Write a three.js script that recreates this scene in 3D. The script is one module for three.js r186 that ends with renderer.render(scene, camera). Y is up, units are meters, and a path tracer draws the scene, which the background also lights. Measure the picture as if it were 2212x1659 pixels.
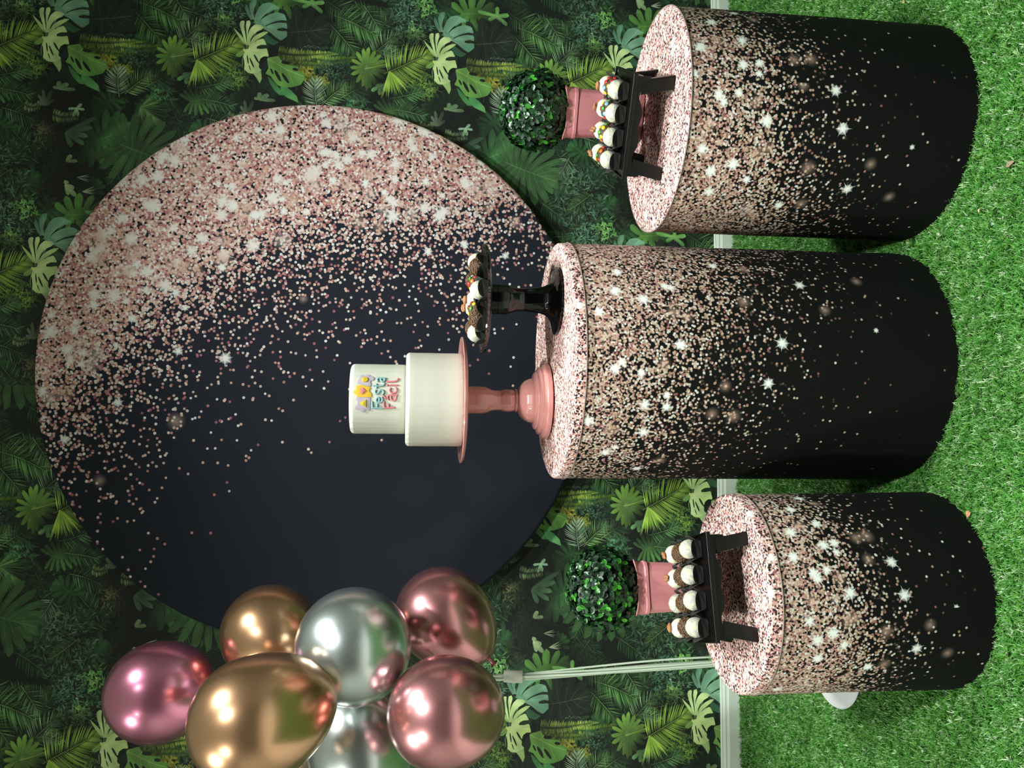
import * as THREE from 'three';
import { RoundedBoxGeometry } from 'three/addons/geometries/RoundedBoxGeometry.js';
import { mergeGeometries, mergeVertices, toCreasedNormals } from 'three/addons/utils/BufferGeometryUtils.js';
import { TessellateModifier } from 'three/addons/modifiers/TessellateModifier.js';
import { ImprovedNoise } from 'three/addons/math/ImprovedNoise.js';

// ------------------------------------------------------------------ camera, lights, exposure
const scene = new THREE.Scene();
const renderer = new THREE.WebGLRenderer({ antialias: true });
renderer.toneMapping = THREE.LinearToneMapping;
renderer.toneMappingExposure = 2.5;
renderer.shadowMap.enabled = true;
const V = (x, y, z) => new THREE.Vector3(x, y, z);
const camera = new THREE.PerspectiveCamera(50.0, 2212 / 1659, 0.05, 30);
{ // the phone was held upright, so the picture lies on its side: the camera's up is the room's right
  const pitch = 0.1251, yaw = 0.073, roll = 0.0136;
  const f = V(Math.sin(yaw) * Math.cos(pitch), -Math.sin(pitch), -Math.cos(yaw) * Math.cos(pitch));
  const right = f.clone().cross(V(0, 1, 0)).normalize(), up = right.clone().cross(f);
  const r2 = right.clone().multiplyScalar(Math.cos(roll)).addScaledVector(up, Math.sin(roll));
  const u2 = up.clone().multiplyScalar(Math.cos(roll)).addScaledVector(right, -Math.sin(roll));
  camera.position.set(0, 1.0288, 2.4974);
  camera.quaternion.setFromRotationMatrix(new THREE.Matrix4().makeBasis(u2.negate(), r2, f.clone().negate()));
}
scene.background = new THREE.Color(0x000000);
// ceiling lamps: x, z, intensity, colour, disc radius
const CEIL = 2.62;
const LAMPS = [
  [0.55, 1.35, 6.0, [0.92, 1, 0.95], 0.11, 'nearest the wall on the right'],
  [0.35, 2.3, 8.0, [0.92, 1, 0.95], 0.085, 'behind the camera on the right'],
  [-1.75, 1.45, 3.4, [0.95, 1, 0.9], 0.1, 'nearest the wall on the left'],
  [-1.7, 2.45, 5.5, [0.95, 1, 0.9], 0.085, 'behind the camera on the left'],
];
const SPOT_ANGLE = 1.13;

// ------------------------------------------------------------------ helpers
function rng(seed) { let s = seed | 0; return () => { s = (s + 0x6d2b79f5) | 0; let t = Math.imul(s ^ (s >>> 15), 1 | s); t = (t + Math.imul(t ^ (t >>> 7), 61 | t)) ^ t; return ((t ^ (t >>> 14)) >>> 0) / 4294967296; }; }
const noise = new ImprovedNoise();
const used = {};
function numbered(n) { used[n] = (used[n] ?? -1) + 1; return used[n] ? n + '_' + String(used[n]).padStart(3, '0') : n; }
function tag(o, label, category, group, kind) {
  if (label) o.userData.label = label; if (category) o.userData.category = category;
  if (group) o.userData.group = group; if (kind) o.userData.kind = kind; return o;
}
const lit = (m) => { m.castShadow = true; m.receiveShadow = true; return m; };
function thing(name, label, category, pos = [0, 0, 0], turn = 0, group) {
  const o = new THREE.Group(); o.name = numbered(name); o.position.set(...pos); o.rotation.y = turn; scene.add(o);
  return tag(o, label, category, group);
}
function part(name, geo, mat, parent, kind) {
  const m = lit(new THREE.Mesh(geo, mat)); m.name = numbered(name); (parent || scene).add(m);
  if (kind) m.userData.kind = kind; return m;
}
function dup(src, name) { // clone with fresh names for the parts
  const c = src.clone(); c.name = numbered(name); c.userData = {};
  c.traverse((o) => { if (o !== c) { o.name = numbered(o.name.replace(/_\d{3}$/, '')); } }); scene.add(c); return c;
}
const box = (w, h, d, x = 0, y = 0, z = 0) => new THREE.BoxGeometry(w, h, d).translate(x, y, z);
const rbox = (w, h, d, r, x = 0, y = 0, z = 0) => new RoundedBoxGeometry(w, h, d, 2, r).translate(x, y, z);
const std = (o) => new THREE.MeshStandardMaterial(o);
const phy = (o) => new THREE.MeshPhysicalMaterial(o);
function lathe(pts, seg = 72, smooth = 0.6) {
  const g = new THREE.LatheGeometry(pts.map(([r, y]) => new THREE.Vector2(Math.max(r, 0), y)), seg);
  return smooth ? toCreasedNormals(g, smooth) : g;
}
function canvasTex(c, repeat) {
  const t = new THREE.CanvasTexture(c); t.colorSpace = THREE.SRGBColorSpace; t.magFilter = THREE.LinearFilter; t.anisotropy = 8;
  if (repeat) { t.wrapS = t.wrapT = THREE.RepeatWrapping; } return t;
}
function makeCanvas(w, h) { const c = document.createElement('canvas'); c.width = w; c.height = h; return [c, c.getContext('2d')]; }
function noiseTex(n, fn, repeat) {
  const d = new Uint8Array(n * n * 4);
  for (let y = 0; y < n; y++) for (let x = 0; x < n; x++) { const v = fn(x, y), i = (y * n + x) * 4; for (let k = 0; k < 3; k++) d[i + k] = Array.isArray(v) ? v[k] : v; d[i + 3] = 255; }
  const t = new THREE.DataTexture(d, n, n); t.magFilter = THREE.LinearFilter; t.wrapS = t.wrapT = THREE.RepeatWrapping; if (repeat) t.repeat.set(repeat, repeat); t.needsUpdate = true; return t;
}
const mixc = (a, b, t) => a.map((v, i) => v + (b[i] - v) * t);
const css = (c, al = 1) => `rgba(${c.map((v) => Math.max(0, Math.min(255, Math.round(v)))).join(',')},${al})`;
const weave = noiseTex(128, (x, y) => 128 + 60 * Math.sin(x * Math.PI / 2) * Math.sin(y * Math.PI / 2) + 40 * Math.sin(x * 12.9898 + y * 78.233));

// ------------------------------------------------------------------ jungle print of the wallpaper
// one repeat of the print is 0.572 m (down) by 0.688 m (to the left); it is drawn lying on its side like the photograph
const TW = 410, TH = 492, TS = 2.5;
function junglePrint() {
  const [c, g] = makeCanvas(TW * TS, TH * TS), R = rng(77);
  g.scale(TS, TS);
  g.fillStyle = 'rgb(16,26,18)'; g.fillRect(0, 0, TW, TH);
  const wrap = (a, b, reach, fn) => {
    a = ((a % TW) + TW) % TW; b = ((b % TH) + TH) % TH; const seed = Math.floor(R() * 1e9);
    for (const da of [-TW, 0, TW]) for (const db of [-TH, 0, TH]) {
      const x = a + da, y = b + db;
      if (x < -reach || y < -reach || x > TW + reach || y > TH + reach) continue;
      g.save(); g.translate(x, y); fn(rng(seed)); g.restore();
    }
  };
  const blade = (x, y, ang, len, w, col, belly = 0.4, bend = 0) => {
    g.save(); g.translate(x, y); g.rotate(ang); g.fillStyle = col; g.beginPath(); g.moveTo(0, 0);
    g.quadraticCurveTo(len * belly, w + bend * len, len, bend * len); g.quadraticCurveTo(len * belly, -w + bend * len * 0.6, 0, 0); g.fill(); g.restore();
  };
  const lobe = (x, y, ang, len, w, c0, c1, bend = 0) => { // blunt monstera finger with a gradient from base to tip
    g.save(); g.translate(x, y); g.rotate(ang);
    const gr = g.createLinearGradient(0, -w, len * 0.3, w); gr.addColorStop(0, css(c0)); gr.addColorStop(1, css(c1)); g.fillStyle = gr;
    g.beginPath(); g.moveTo(0, -w * 0.45);
    g.bezierCurveTo(len * 0.3, -w * 0.9, len * 0.6, -w * 1.12 + bend * len * 0.6, len * 0.9, -w * 0.85 + bend * len);
    g.lineTo(len * 1.03, w * 0.1 + bend * len); g.quadraticCurveTo(len * 1.0, w * 0.55 + bend * len, len * 0.84, w * 0.85 + bend * len);
    g.bezierCurveTo(len * 0.6, w * 1.1 + bend * len * 0.5, len * 0.3, w * 0.8, 0, w * 0.45); g.fill();
    g.strokeStyle = css(mixc(c0, [235, 245, 205], 0.28), 0.55); g.lineWidth = 0.7; g.beginPath(); g.moveTo(0, 0); g.quadraticCurveTo(len * 0.5, bend * len * 0.3, len * 0.92, bend * len); g.stroke();
    g.strokeStyle = css(mixc(c0, [10, 20, 10], 0.45), 0.35); g.lineWidth = 0.5; for (let k = 1; k < 6; k++) for (const q of [-1, 1]) { g.beginPath(); g.moveTo(len * k * 0.14, bend * len * k * k * 0.02); g.lineTo(len * (k * 0.14 + 0.14), q * w * 0.8 + bend * len * k * 0.16); g.stroke(); }
    g.restore();
  };
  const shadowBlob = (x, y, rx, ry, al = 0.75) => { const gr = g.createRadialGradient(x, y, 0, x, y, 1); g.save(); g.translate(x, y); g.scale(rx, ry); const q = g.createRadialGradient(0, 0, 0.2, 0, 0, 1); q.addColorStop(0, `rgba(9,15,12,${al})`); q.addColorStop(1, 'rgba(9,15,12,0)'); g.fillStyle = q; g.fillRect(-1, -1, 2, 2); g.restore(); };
  // leaf built of fingers: tips in px from the petiole joint
  const fingers = (a, b, tips, c0, c1, core, w0) => wrap(a, b, 130, (r) => {
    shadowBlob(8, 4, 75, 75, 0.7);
    for (const [dx, dy, w = w0, bend = 0] of tips) { const len = Math.hypot(dx, dy), k = r(); lobe(dx * 0.06, dy * 0.06, Math.atan2(dy, dx), len * 0.95, w * 0.6, mixc(c0, c1, k * 0.5), mixc(c1, c0, k * 0.3), bend); }
    g.fillStyle = css(mixc(c0, c1, 0.3)); g.beginPath(); g.ellipse(core[0], core[1], core[2] * 0.65, core[3] * 0.65, core[4] || 0, 0, 7); g.fill();
    g.strokeStyle = css(mixc(c0, [230, 240, 190], 0.4), 0.8); g.lineWidth = 0.9;
    for (const [dx, dy] of tips) { g.beginPath(); g.moveTo(0, 0); g.lineTo(dx * 0.6, dy * 0.6); g.stroke(); }
  });
  const monstera = (a, b, ang, size, c0, c1, n = 6, wide = 0.6, cut = 1) => wrap(a, b, size * 1.4, (r) => {
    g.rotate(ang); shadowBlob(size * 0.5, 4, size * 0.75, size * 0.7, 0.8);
    for (const s of [-1, 1]) for (let k = 0; k < n; k++) {
      const t = k / (n - 1), th = s * (2.5 - 2.15 * t), len = size * wide * (0.72 + 0.35 * Math.sin(Math.PI * (0.15 + 0.8 * t))) * (t > 0.8 ? 0.85 : 1);
      lobe(size * (0.02 + 0.66 * t), s * size * 0.02, th, len, size * 0.1 * cut * (0.9 + 0.25 * r()), mixc(c0, c1, r() * 0.6), mixc(c1, c0, r() * 0.4), -s * 0.12);
    }
    lobe(size * 0.4, 0, 0, size * 0.62, size * 0.15, c0, c1);
    g.fillStyle = css(mixc(c0, c1, 0.45)); g.beginPath(); g.ellipse(size * 0.36, 0, size * 0.4, size * 0.17, 0, 0, 7); g.fill();
    g.strokeStyle = css(mixc(c0, [215, 235, 140], 0.3), 0.8); g.lineWidth = size * 0.018; g.beginPath(); g.moveTo(-size * 0.05, 0); g.quadraticCurveTo(size * 0.5, size * 0.03, size * 0.98, 0); g.stroke();
    g.lineWidth = size * 0.008;
    for (const s of [-1, 1]) for (let k = 0; k < n; k++) { const t = k / (n - 1), x = size * (0.03 + 0.66 * t); g.beginPath(); g.moveTo(x, 0); g.lineTo(x + Math.cos(2.5 - 2.15 * t) * size * wide * 0.55, s * Math.sin(2.5 - 2.15 * t) * size * wide * 0.55); g.stroke(); }
  });
  const palm = (a, b, ang, len, leaf, n, c0, c1, o = {}) => wrap(a, b, len + leaf, (r) => {
    const { spread = 1.0, w = 1.6, curve = 0.1, both = true, dark = 0.55, end = 0.35 } = o;
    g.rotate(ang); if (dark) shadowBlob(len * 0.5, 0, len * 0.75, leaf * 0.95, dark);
    for (let k = 0; k < n; k++) {
      const t = (k + 0.5) / n, x = len * t, y = curve * len * t * t;
      for (const s of both ? [-1, 1] : [both === 0 ? -1 : 1]) {
        const L = leaf * (0.55 + 0.75 * Math.sin(Math.PI * Math.min(1, t * 0.85 + 0.12))) * (1 - end * t) * (0.85 + 0.3 * r());
        const th = s * (spread * (1.15 - 0.75 * t) + (r() - 0.5) * 0.16) + Math.atan(2 * curve * t);
        const kk = r(); blade(x, y, th, L, w * (0.8 + 0.5 * r()), css(mixc(c0, c1, kk)), 0.35, s * 0.1 * (r() + 0.3));
      }
    }
    g.strokeStyle = css(mixc(c1, [200, 220, 120], 0.3)); g.lineWidth = 0.9; g.beginPath(); g.moveTo(-len * 0.08, 0); g.quadraticCurveTo(len * 0.5, 0, len, curve * len); g.stroke();
  });
  const fan = (a, b, a0, a1, n, len, w, c0, c1, bend = 0) => wrap(a, b, len * 1.3, (r) => {
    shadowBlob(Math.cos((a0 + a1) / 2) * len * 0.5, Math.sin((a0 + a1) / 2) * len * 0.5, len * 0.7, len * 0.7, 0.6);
    for (let k = 0; k < n; k++) { const t = a0 + (a1 - a0) * (k + r() * 0.6) / n; blade(0, 0, t, len * (0.75 + 0.35 * r()), w * (0.7 + 0.6 * r()), css(mixc(c0, c1, r())), 0.45, bend * (0.5 + r())); }
  });
  const bush = (a, b, rx, ry, n, L, w, c0, c1) => wrap(a, b, Math.max(rx, ry) + L, (r) => {
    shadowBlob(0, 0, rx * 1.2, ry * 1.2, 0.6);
    for (let k = 0; k < n; k++) { const t = r() * 6.283, q = Math.sqrt(r()); blade(Math.cos(t) * rx * q, Math.sin(t) * ry * q, r() * 6.283, L * (0.5 + r() * 0.8), w * (0.6 + r() * 0.7), css(mixc(c0, c1, Math.pow(r(), 1.6) * (1.1 - 0.5 * q))), 0.4, (r() - 0.5) * 0.3); }
  });
  const fern = (a, b, ang, len, w, c0, c1, taper = 1) => wrap(a, b, len + w, (r) => {
    g.rotate(ang);
    for (let x = 0; x < len; x += 2.6) { const t = x / len, W = w * (1 - taper * t * t) * (0.8 + 0.35 * r()), y = Math.sin(t * 5) * 3; for (const s of [-1, 1]) blade(x, y, s * (1.25 + 0.25 * r()), W, 2.4 * (1 - 0.4 * t), css(mixc(c0, c1, r())), 0.5); }
    g.strokeStyle = css(c0, 0.8); g.lineWidth = 0.7; g.beginPath(); g.moveTo(0, 0); g.lineTo(len, Math.sin(5) * 3); g.stroke();
  });
  const poly = (pts, col) => { // outline in tracing units, softened corners
    const q = pts.map(([x, y]) => [(x - 315) / 3.456, (y - 370 - 0.0636 * (x - 315)) / 3.456]), n = q.length;
    g.fillStyle = col; g.beginPath(); const mid = (a, b, t) => [a[0] + (b[0] - a[0]) * t, a[1] + (b[1] - a[1]) * t];
    for (let i = 0; i < n; i++) { const a = q[i], b = q[(i + 1) % n], m1 = mid(a, b, 0.22), m2 = mid(a, b, 0.78), m3 = mid(b, q[(i + 2) % n], 0.22); if (!i) g.moveTo(...m1); g.lineTo(...m2); g.quadraticCurveTo(b[0], b[1], ...m3); }
    g.closePath(); g.fill();
  };
  const traced = (items, slits, vein, veins) => wrap(0, 0, 130, (r) => {
    for (const [pts, c0, c1] of items) { const xs = pts.map((p) => (p[0] - 315) / 3.456), ys = pts.map((p) => (p[1] - 370) / 3.456), gr = g.createLinearGradient(Math.min(...xs), Math.min(...ys), Math.max(...xs), Math.max(...ys)); gr.addColorStop(0, css(c0)); gr.addColorStop(1, css(c1)); poly(pts, gr); }
    g.fillStyle = 'rgb(20,30,23)'; for (const [x, y, l, w, t] of slits) { g.save(); g.translate((x - 315) / 3.456, (y - 370 - 0.0636 * (x - 315)) / 3.456); g.rotate(t); g.beginPath(); g.ellipse(0, 0, l / 6.912, w / 6.912, 0, 0, 7); g.fill(); g.restore(); }
    g.strokeStyle = css(vein, 0.7); for (const [x0, y0, x1, y1, w] of veins) { g.lineWidth = w || 0.6; g.beginPath(); g.moveTo((x0 - 315) / 3.456, (y0 - 370 - 0.0636 * (x0 - 315)) / 3.456); g.lineTo((x1 - 315) / 3.456, (y1 - 370 - 0.0636 * (x1 - 315)) / 3.456); g.stroke(); }
  });
  // dark filler growth
  for (let k = 0; k < 90; k++) { const q = R(); palm(R() * TW, R() * TH, R() * 6.3, 40 + R() * 30, 18 + R() * 16, 18, [28, 58, 32], mixc([54, 100, 50], [74, 122, 76], q), { dark: 0.4, w: 1.3 + q * 0.5 }); }
  for (let k = 0; k < 60; k++) bush(R() * TW, R() * TH, 24, 20, 80, 10, 1.8, [24, 50, 30], [78, 118, 80]);
  for (let k = 0; k < 14; k++) monstera(R() * TW, R() * TH, R() * 6.3, 46, [30, 66, 36], [48, 96, 50], 6);
  // lower half of the repeat
  bush(337 - 20 + 20, 337, 46, 40, 240, 12, 2.2, [40, 52, 34], [104, 112, 78]);
  bush(330, 300, 62, 84, 520, 13, 2.6, [34, 66, 46], [112, 148, 112]);
  bush(300, 250, 30, 30, 120, 15, 2.6, [50, 80, 56], [128, 156, 116]);
  bush(58, 262, 44, 52, 300, 12, 2.2, [36, 52, 34], [104, 118, 80]); bush(70, 180, 36, 30, 160, 12, 2.2, [34, 56, 36], [86, 112, 74]); bush(40, 330, 50, 36, 240, 13, 2, [38, 50, 34], [100, 108, 76]); palm(30, 240, 1.2, 60, 22, 16, [40, 70, 38], [90, 116, 66]);
  bush(8, 197, 30, 44, 220, 14, 3, [52, 66, 40], [150, 150, 96]); bush(0, 199, 12, 10, 40, 9, 3, [150, 140, 80], [176, 170, 110]);
  palm(-60, 290, 2.4, 60, 24, 18, [36, 66, 34], [84, 108, 60]); palm(-80, 360, 2.0, 60, 26, 18, [34, 60, 36], [72, 100, 58]);
  palm(360, 400, -0.4, 70, 26, 20, [30, 64, 34], [64, 104, 58]); palm(300, 420, -2.7, 80, 30, 20, [36, 78, 40], [86, 130, 70], { w: 2 });
  palm(335, 160, 0.15, 62, 30, 14, [38, 76, 46], [96, 136, 100], { curve: 0.25, w: 2 }); palm(300, 210, 2.0, 42, 24, 13, [54, 84, 58], [150, 176, 146], { w: 1.8 });
  fan(193, 143, -0.9, 1.9, 24, 58, 2.2, [58, 96, 50], [126, 162, 96]); fan(206, 150, 0.5, 1.5, 12, 62, 2, [50, 86, 46], [110, 146, 84]);
  fern(300, 130, -0.5, 66, 24, [46, 88, 46], [104, 146, 84], 0.7); monstera(296, 124, -0.25, 62, [54, 98, 48], [78, 124, 60], 9, 0.5, 0.6);
  monstera(92, 226, -0.42, 94, [40, 88, 46], [68, 122, 66], 8, 0.58, 0.8); fingers(46, 205, [[58, -34, 9], [52, -14, 10], [44, 6, 10], [38, 24, 9], [14, 30, 9]], [74, 122, 82], [110, 156, 112], [14, 0, 12, 9]);
  monstera(160, 226, 0.32, 118, [36, 70, 38], [62, 98, 54], 9, 0.62, 0.72); // the large leaf
  fingers(50, 267, [[10, -14, 8], [22, -2, 7]], [150, 168, 122], [126, 146, 104], [4, -4, 7, 8]); fingers(50, 316, [[4, -8, 9], [18, 8, 9], [22, 24, 9], [8, 22, 7]], [140, 160, 116], [118, 140, 98], [8, 8, 9, 13, -0.5]);
  fan(84, 330, -0.5, 0.3, 5, 34, 2, [110, 130, 100], [176, 190, 160]); fan(72, 300, -0.3, 0.5, 4, 30, 1.6, [110, 130, 100], [170, 184, 150]);
  fingers(4, 150, [[12, -34, 7], [-14, -22, 6], [-16, -8, 6], [-6, -34, 6], [16, -14, 6]], [120, 140, 104], [142, 162, 124], [2, -10, 6, 14]);
  fingers(26, 112, [[-8, -4, 6], [4, -16, 8], [22, -12, 9], [36, 0, 7]], [92, 132, 84], [130, 158, 116], [10, -4, 12, 8]);
  fingers(66, 152, [[-16, 2, 5], [10, -10, 6], [16, 2, 5], [4, 16, 5], [-6, 18, 5]], [96, 130, 100], [128, 160, 130], [0, 2, 8, 7]);
  fern(20, 168, 0.08, 52, 14, [66, 90, 56], [124, 144, 98], 0.3); fern(-36, 150, 0.2, 30, 12, [100, 116, 74], [136, 148, 100], 0.4);
  // upper half: the part that shows well lit
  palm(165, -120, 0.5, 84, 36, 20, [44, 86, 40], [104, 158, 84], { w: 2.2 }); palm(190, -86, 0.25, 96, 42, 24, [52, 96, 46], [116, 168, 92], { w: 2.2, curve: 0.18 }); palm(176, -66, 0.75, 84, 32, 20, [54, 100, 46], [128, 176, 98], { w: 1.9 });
  palm(250, -112, 0.9, 60, 26, 16, [46, 84, 50], [120, 162, 110], { w: 1.9 });
  palm(272, -6, -0.85, 62, 34, 17, [72, 112, 66], [168, 200, 152], { w: 2 }); palm(292, -16, 0.25, 40, 22, 12, [66, 112, 70], [150, 190, 140], { w: 2.4 });
  bush(352, -92, 46, 48, 320, 11, 2.6, [48, 84, 62], [130, 172, 136]); bush(360, -60, 20, 18, 90, 9, 2.6, [84, 128, 70], [166, 200, 110]); bush(345, -40, 50, 26, 160, 8, 1.8, [52, 86, 44], [104, 140, 74]);
  bush(386, -124, 24, 24, 90, 12, 3.4, [70, 122, 60], [150, 196, 110]);
  monstera(58, -112, -0.1, 78, [62, 104, 40], [86, 134, 62], 6, 0.5);
  fingers(136, -112, [[-44, -8, 8], [-20, 10, 8], [6, 12, 9], [22, 20, 8], [26, -4, 9], [0, -22, 8]], [112, 164, 82], [92, 148, 74], [0, 0, 18, 10]);
  monstera(80, -42, -0.16, 94, [24, 34, 29], [33, 45, 37], 6, 0.56, 1.15);
  wrap(140, -14, 60, (r) => { g.fillStyle = 'rgb(120,140,116)'; for (let k = 0; k < 22; k++) { g.fillRect(-20 + k * 1.6, -1 + r() * 4 - (k % 7) * 0.4, 1.1, 1.4 + r()); } });
  fern(66, 5, -0.02, 128, 17, [112, 132, 40], [190, 204, 96], 0.92); fern(150, 14, -0.03, 88, 13, [96, 122, 34], [164, 182, 66], 0.6); fern(74, 22, 0.1, 100, 12, [88, 104, 30], [140, 150, 52], 0.5);
  bush(190, 34, 40, 22, 150, 9, 2, [44, 84, 56], [104, 150, 120]);
  fern(78, 30, 0.42, 105, 17, [112, 118, 28], [188, 182, 62], 0.6); bush(120, 44, 18, 12, 80, 7, 3.2, [132, 132, 34], [196, 190, 74]); bush(152, 58, 24, 12, 80, 7, 2.6, [112, 120, 34], [168, 172, 72]);
  palm(150, 118, -1.75, 58, 30, 18, [84, 118, 86], [190, 212, 182], { w: 2.2 }); palm(165, 112, -0.9, 66, 28, 18, [60, 100, 52], [132, 168, 100], { w: 2, curve: 0.2 }); palm(205, 96, -0.6, 72, 32, 20, [44, 84, 44], [100, 146, 84], { w: 2 });
  bush(240, 108, 26, 20, 90, 14, 2.4, [44, 92, 56], [112, 160, 120]);
  monstera(-2, 62, 2.0, 10, [120, 150, 80], [140, 160, 90], 4);
  fern(280, -14, 1.7, 80, 12, [84, 128, 40], [120, 160, 60], 0.3);
  fingers(256, 26, [[-22, -34, 8], [-8, -42, 8], [4, -46, 8], [18, -38, 8], [30, -30, 8], [40, -18, 9], [46, -8, 8], [44, 8, 9], [38, 22, 9], [26, 36, 9, 0.1], [14, 44, 8, 0.1], [2, 50, 8], [-12, 42, 8, -0.1], [-24, 32, 8, -0.1], [-32, 18, 8], [-34, 2, 8], [-32, -16, 7]], [66, 110, 42], [116, 156, 62], [2, 0, 18, 16]);
  wrap(256, 26, 60, () => { g.strokeStyle = 'rgb(176,196,84)'; g.lineWidth = 1.8; g.beginPath(); g.moveTo(-4, 3); g.quadraticCurveTo(20, -2, 46, -12); g.stroke(); });
  fingers(286, 66, [[-18, 12, 8], [0, 20, 8], [16, 10, 8], [20, -6, 8]], [84, 138, 78], [108, 160, 98], [0, 0, 14, 9]);
  bush(-34, 58, 40, 32, 300, 11, 1.8, [82, 128, 44], [156, 190, 84]); bush(-22, 66, 22, 20, 100, 10, 1.8, [104, 152, 52], [170, 204, 92]);
  palm(-96, 92, -0.2, 66, 30, 16, [40, 80, 46], [92, 140, 84], { w: 2, curve: -0.1 }); palm(-84, 118, 0.1, 60, 28, 14, [34, 70, 40], [80, 124, 76], { w: 2 });
  // bright frond beside the pale leaf
  palm(-108, 34, -0.48, 108, 50, 30, [112, 150, 44], [172, 204, 82], { w: 2.7, dark: 0.35, curve: 0, spread: 1.02, end: 0.55 }); fan(-104, 30, 0.7, 1.9, 18, 66, 2.6, [110, 148, 44], [162, 196, 78]);
  // traced: dark lobe and split green leaf under the pale one, then the blue-green one, then the pale one
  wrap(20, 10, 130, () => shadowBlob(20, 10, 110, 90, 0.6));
  traced([[[[405, 520], [440, 470], [470, 440], [485, 480], [455, 535], [410, 528]], [26, 36, 40], [30, 44, 40]],
    [[[460, 440], [520, 430], [545, 425], [575, 470], [600, 490], [640, 500], [692, 508], [690, 540], [740, 560], [746, 600], [715, 650], [650, 668], [590, 672], [540, 650], [510, 610], [490, 580], [470, 572], [452, 562], [475, 520]], [112, 156, 74], [84, 138, 62]],
    [[[560, 668], [600, 660], [640, 690], [690, 740], [700, 790], [660, 770], [610, 745], [585, 720]], [66, 130, 72], [96, 156, 90]], [[[470, 580], [510, 620], [545, 660], [600, 730], [560, 730], [520, 690], [488, 640]], [56, 112, 62], [70, 130, 74]]],
    [[600, 478, 66, 26, 0.06], [672, 530, 44, 22, 0.15], [545, 580, 100, 24, 1.05], [600, 598, 92, 22, 0.95], [500, 545, 50, 14, 1.1]], [196, 210, 110], [[470, 450, 640, 548, 1], [640, 548, 735, 585, 0.7], [560, 500, 570, 640], [610, 530, 660, 650], [545, 490, 590, 440]]);
  traced([[[[430, 235], [470, 265], [520, 305], [548, 318], [505, 345], [460, 325], [434, 290]], [44, 84, 60], [62, 108, 74]],
    [[[340, 152], [312, 110], [290, 60], [298, 18], [318, 58], [335, 108], [354, 142]], [84, 128, 100], [104, 148, 120]],
    [[[350, 150], [330, 84], [322, 30], [338, -14], [374, -18], [374, 20], [361, 50], [353, 90], [366, 140]], [92, 138, 110], [120, 162, 134]],
    [[[362, 150], [370, 100], [392, 50], [420, 18], [472, 8], [548, 50], [535, 60], [490, 72], [442, 102], [414, 134], [396, 170]], [118, 162, 134], [92, 140, 112]],
    [[[392, 172], [425, 130], [472, 100], [532, 84], [582, 100], [602, 152], [560, 146], [502, 161], [457, 182], [428, 202]], [124, 166, 138], [96, 142, 114]],
    [[[430, 205], [482, 178], [542, 164], [600, 170], [606, 216], [570, 206], [532, 214], [530, 226], [556, 232], [604, 232], [606, 272], [562, 308], [520, 282], [480, 244], [448, 220]], [122, 166, 138], [88, 136, 106]],
    [[[345, 150], [398, 140], [440, 185], [474, 240], [432, 216], [388, 190], [352, 165]], [96, 142, 110], [110, 154, 124]]],
    [[352, 152, 26, 16, 0.5]], [168, 200, 170], [[370, 150, 350, -5], [385, 155, 500, 30], [410, 175, 590, 112], [440, 205, 600, 190], [460, 222, 560, 290], [360, 150, 480, 238, 0.9]]);
  traced([[[[305, 375], [270, 378], [240, 398], [232, 425], [262, 436], [288, 420]], [96, 138, 64], [120, 156, 78]],
    [[[300, 342], [268, 302], [232, 247], [210, 204], [228, 222], [264, 260], [304, 312]], [160, 186, 118], [140, 168, 104]],
    [[[308, 345], [284, 272], [266, 222], [256, 182], [260, 160], [280, 150], [292, 158], [289, 200], [298, 250], [306, 290], [316, 340]], [178, 200, 138], [160, 186, 118]],
    [[[314, 345], [312, 282], [305, 232], [301, 190], [306, 154], [330, 149], [336, 176], [327, 206], [317, 242], [319, 282], [326, 340]], [180, 202, 140], [164, 188, 120]],
    [[[322, 345], [318, 287], [322, 242], [340, 205], [368, 180], [412, 187], [432, 206], [417, 223], [386, 236], [353, 267], [337, 302], [340, 345]], [182, 204, 140], [158, 184, 114]],
    [[[334, 348], [345, 302], [368, 272], [402, 250], [442, 235], [470, 240], [442, 263], [402, 287], [370, 312], [354, 350]], [178, 200, 134], [152, 180, 110]],
    [[[318, 385], [330, 345], [362, 325], [388, 304], [432, 289], [460, 341], [416, 340], [387, 352], [384, 369], [420, 372], [460, 366], [476, 432], [440, 428], [414, 446], [406, 474], [380, 440], [350, 410]], [184, 204, 138], [160, 184, 112]],
    [[[306, 368], [290, 420], [281, 452], [284, 492], [300, 532], [326, 557], [362, 564], [396, 559], [427, 537], [404, 514], [407, 490], [396, 468], [370, 428], [340, 372]], [178, 200, 134], [166, 190, 124]],
    [[[362, 560], [392, 600], [414, 640], [428, 602], [422, 542], [396, 552]], [150, 176, 114], [136, 166, 104]]],
    [[292, 480, 84, 12, 1.45], [322, 452, 70, 9, 1.42], [352, 478, 84, 11, 1.15], [384, 446, 70, 13, 1.05], [340, 520, 50, 7, 1.2], [302, 356, 12, 12, 0]], [226, 236, 178], [[312, 365, 275, 170], [316, 362, 318, 165], [320, 360, 400, 200], [328, 362, 450, 245], [330, 370, 445, 310], [330, 375, 460, 405], [318, 378, 300, 520], [322, 380, 350, 555], [326, 380, 410, 540, 0.8], [306, 370, 240, 420]]);
  wrap(-3, 2, 20, () => { g.fillStyle = 'rgb(196,212,110)'; g.beginPath(); g.ellipse(-2, 2, 5, 2.6, 0.9, 0, 7); g.fill(); });
  // ink density of the print: a little mottled, slightly lifted
  const im = g.getImageData(0, 0, c.width, c.height), d = im.data, q = rng(5);
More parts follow.
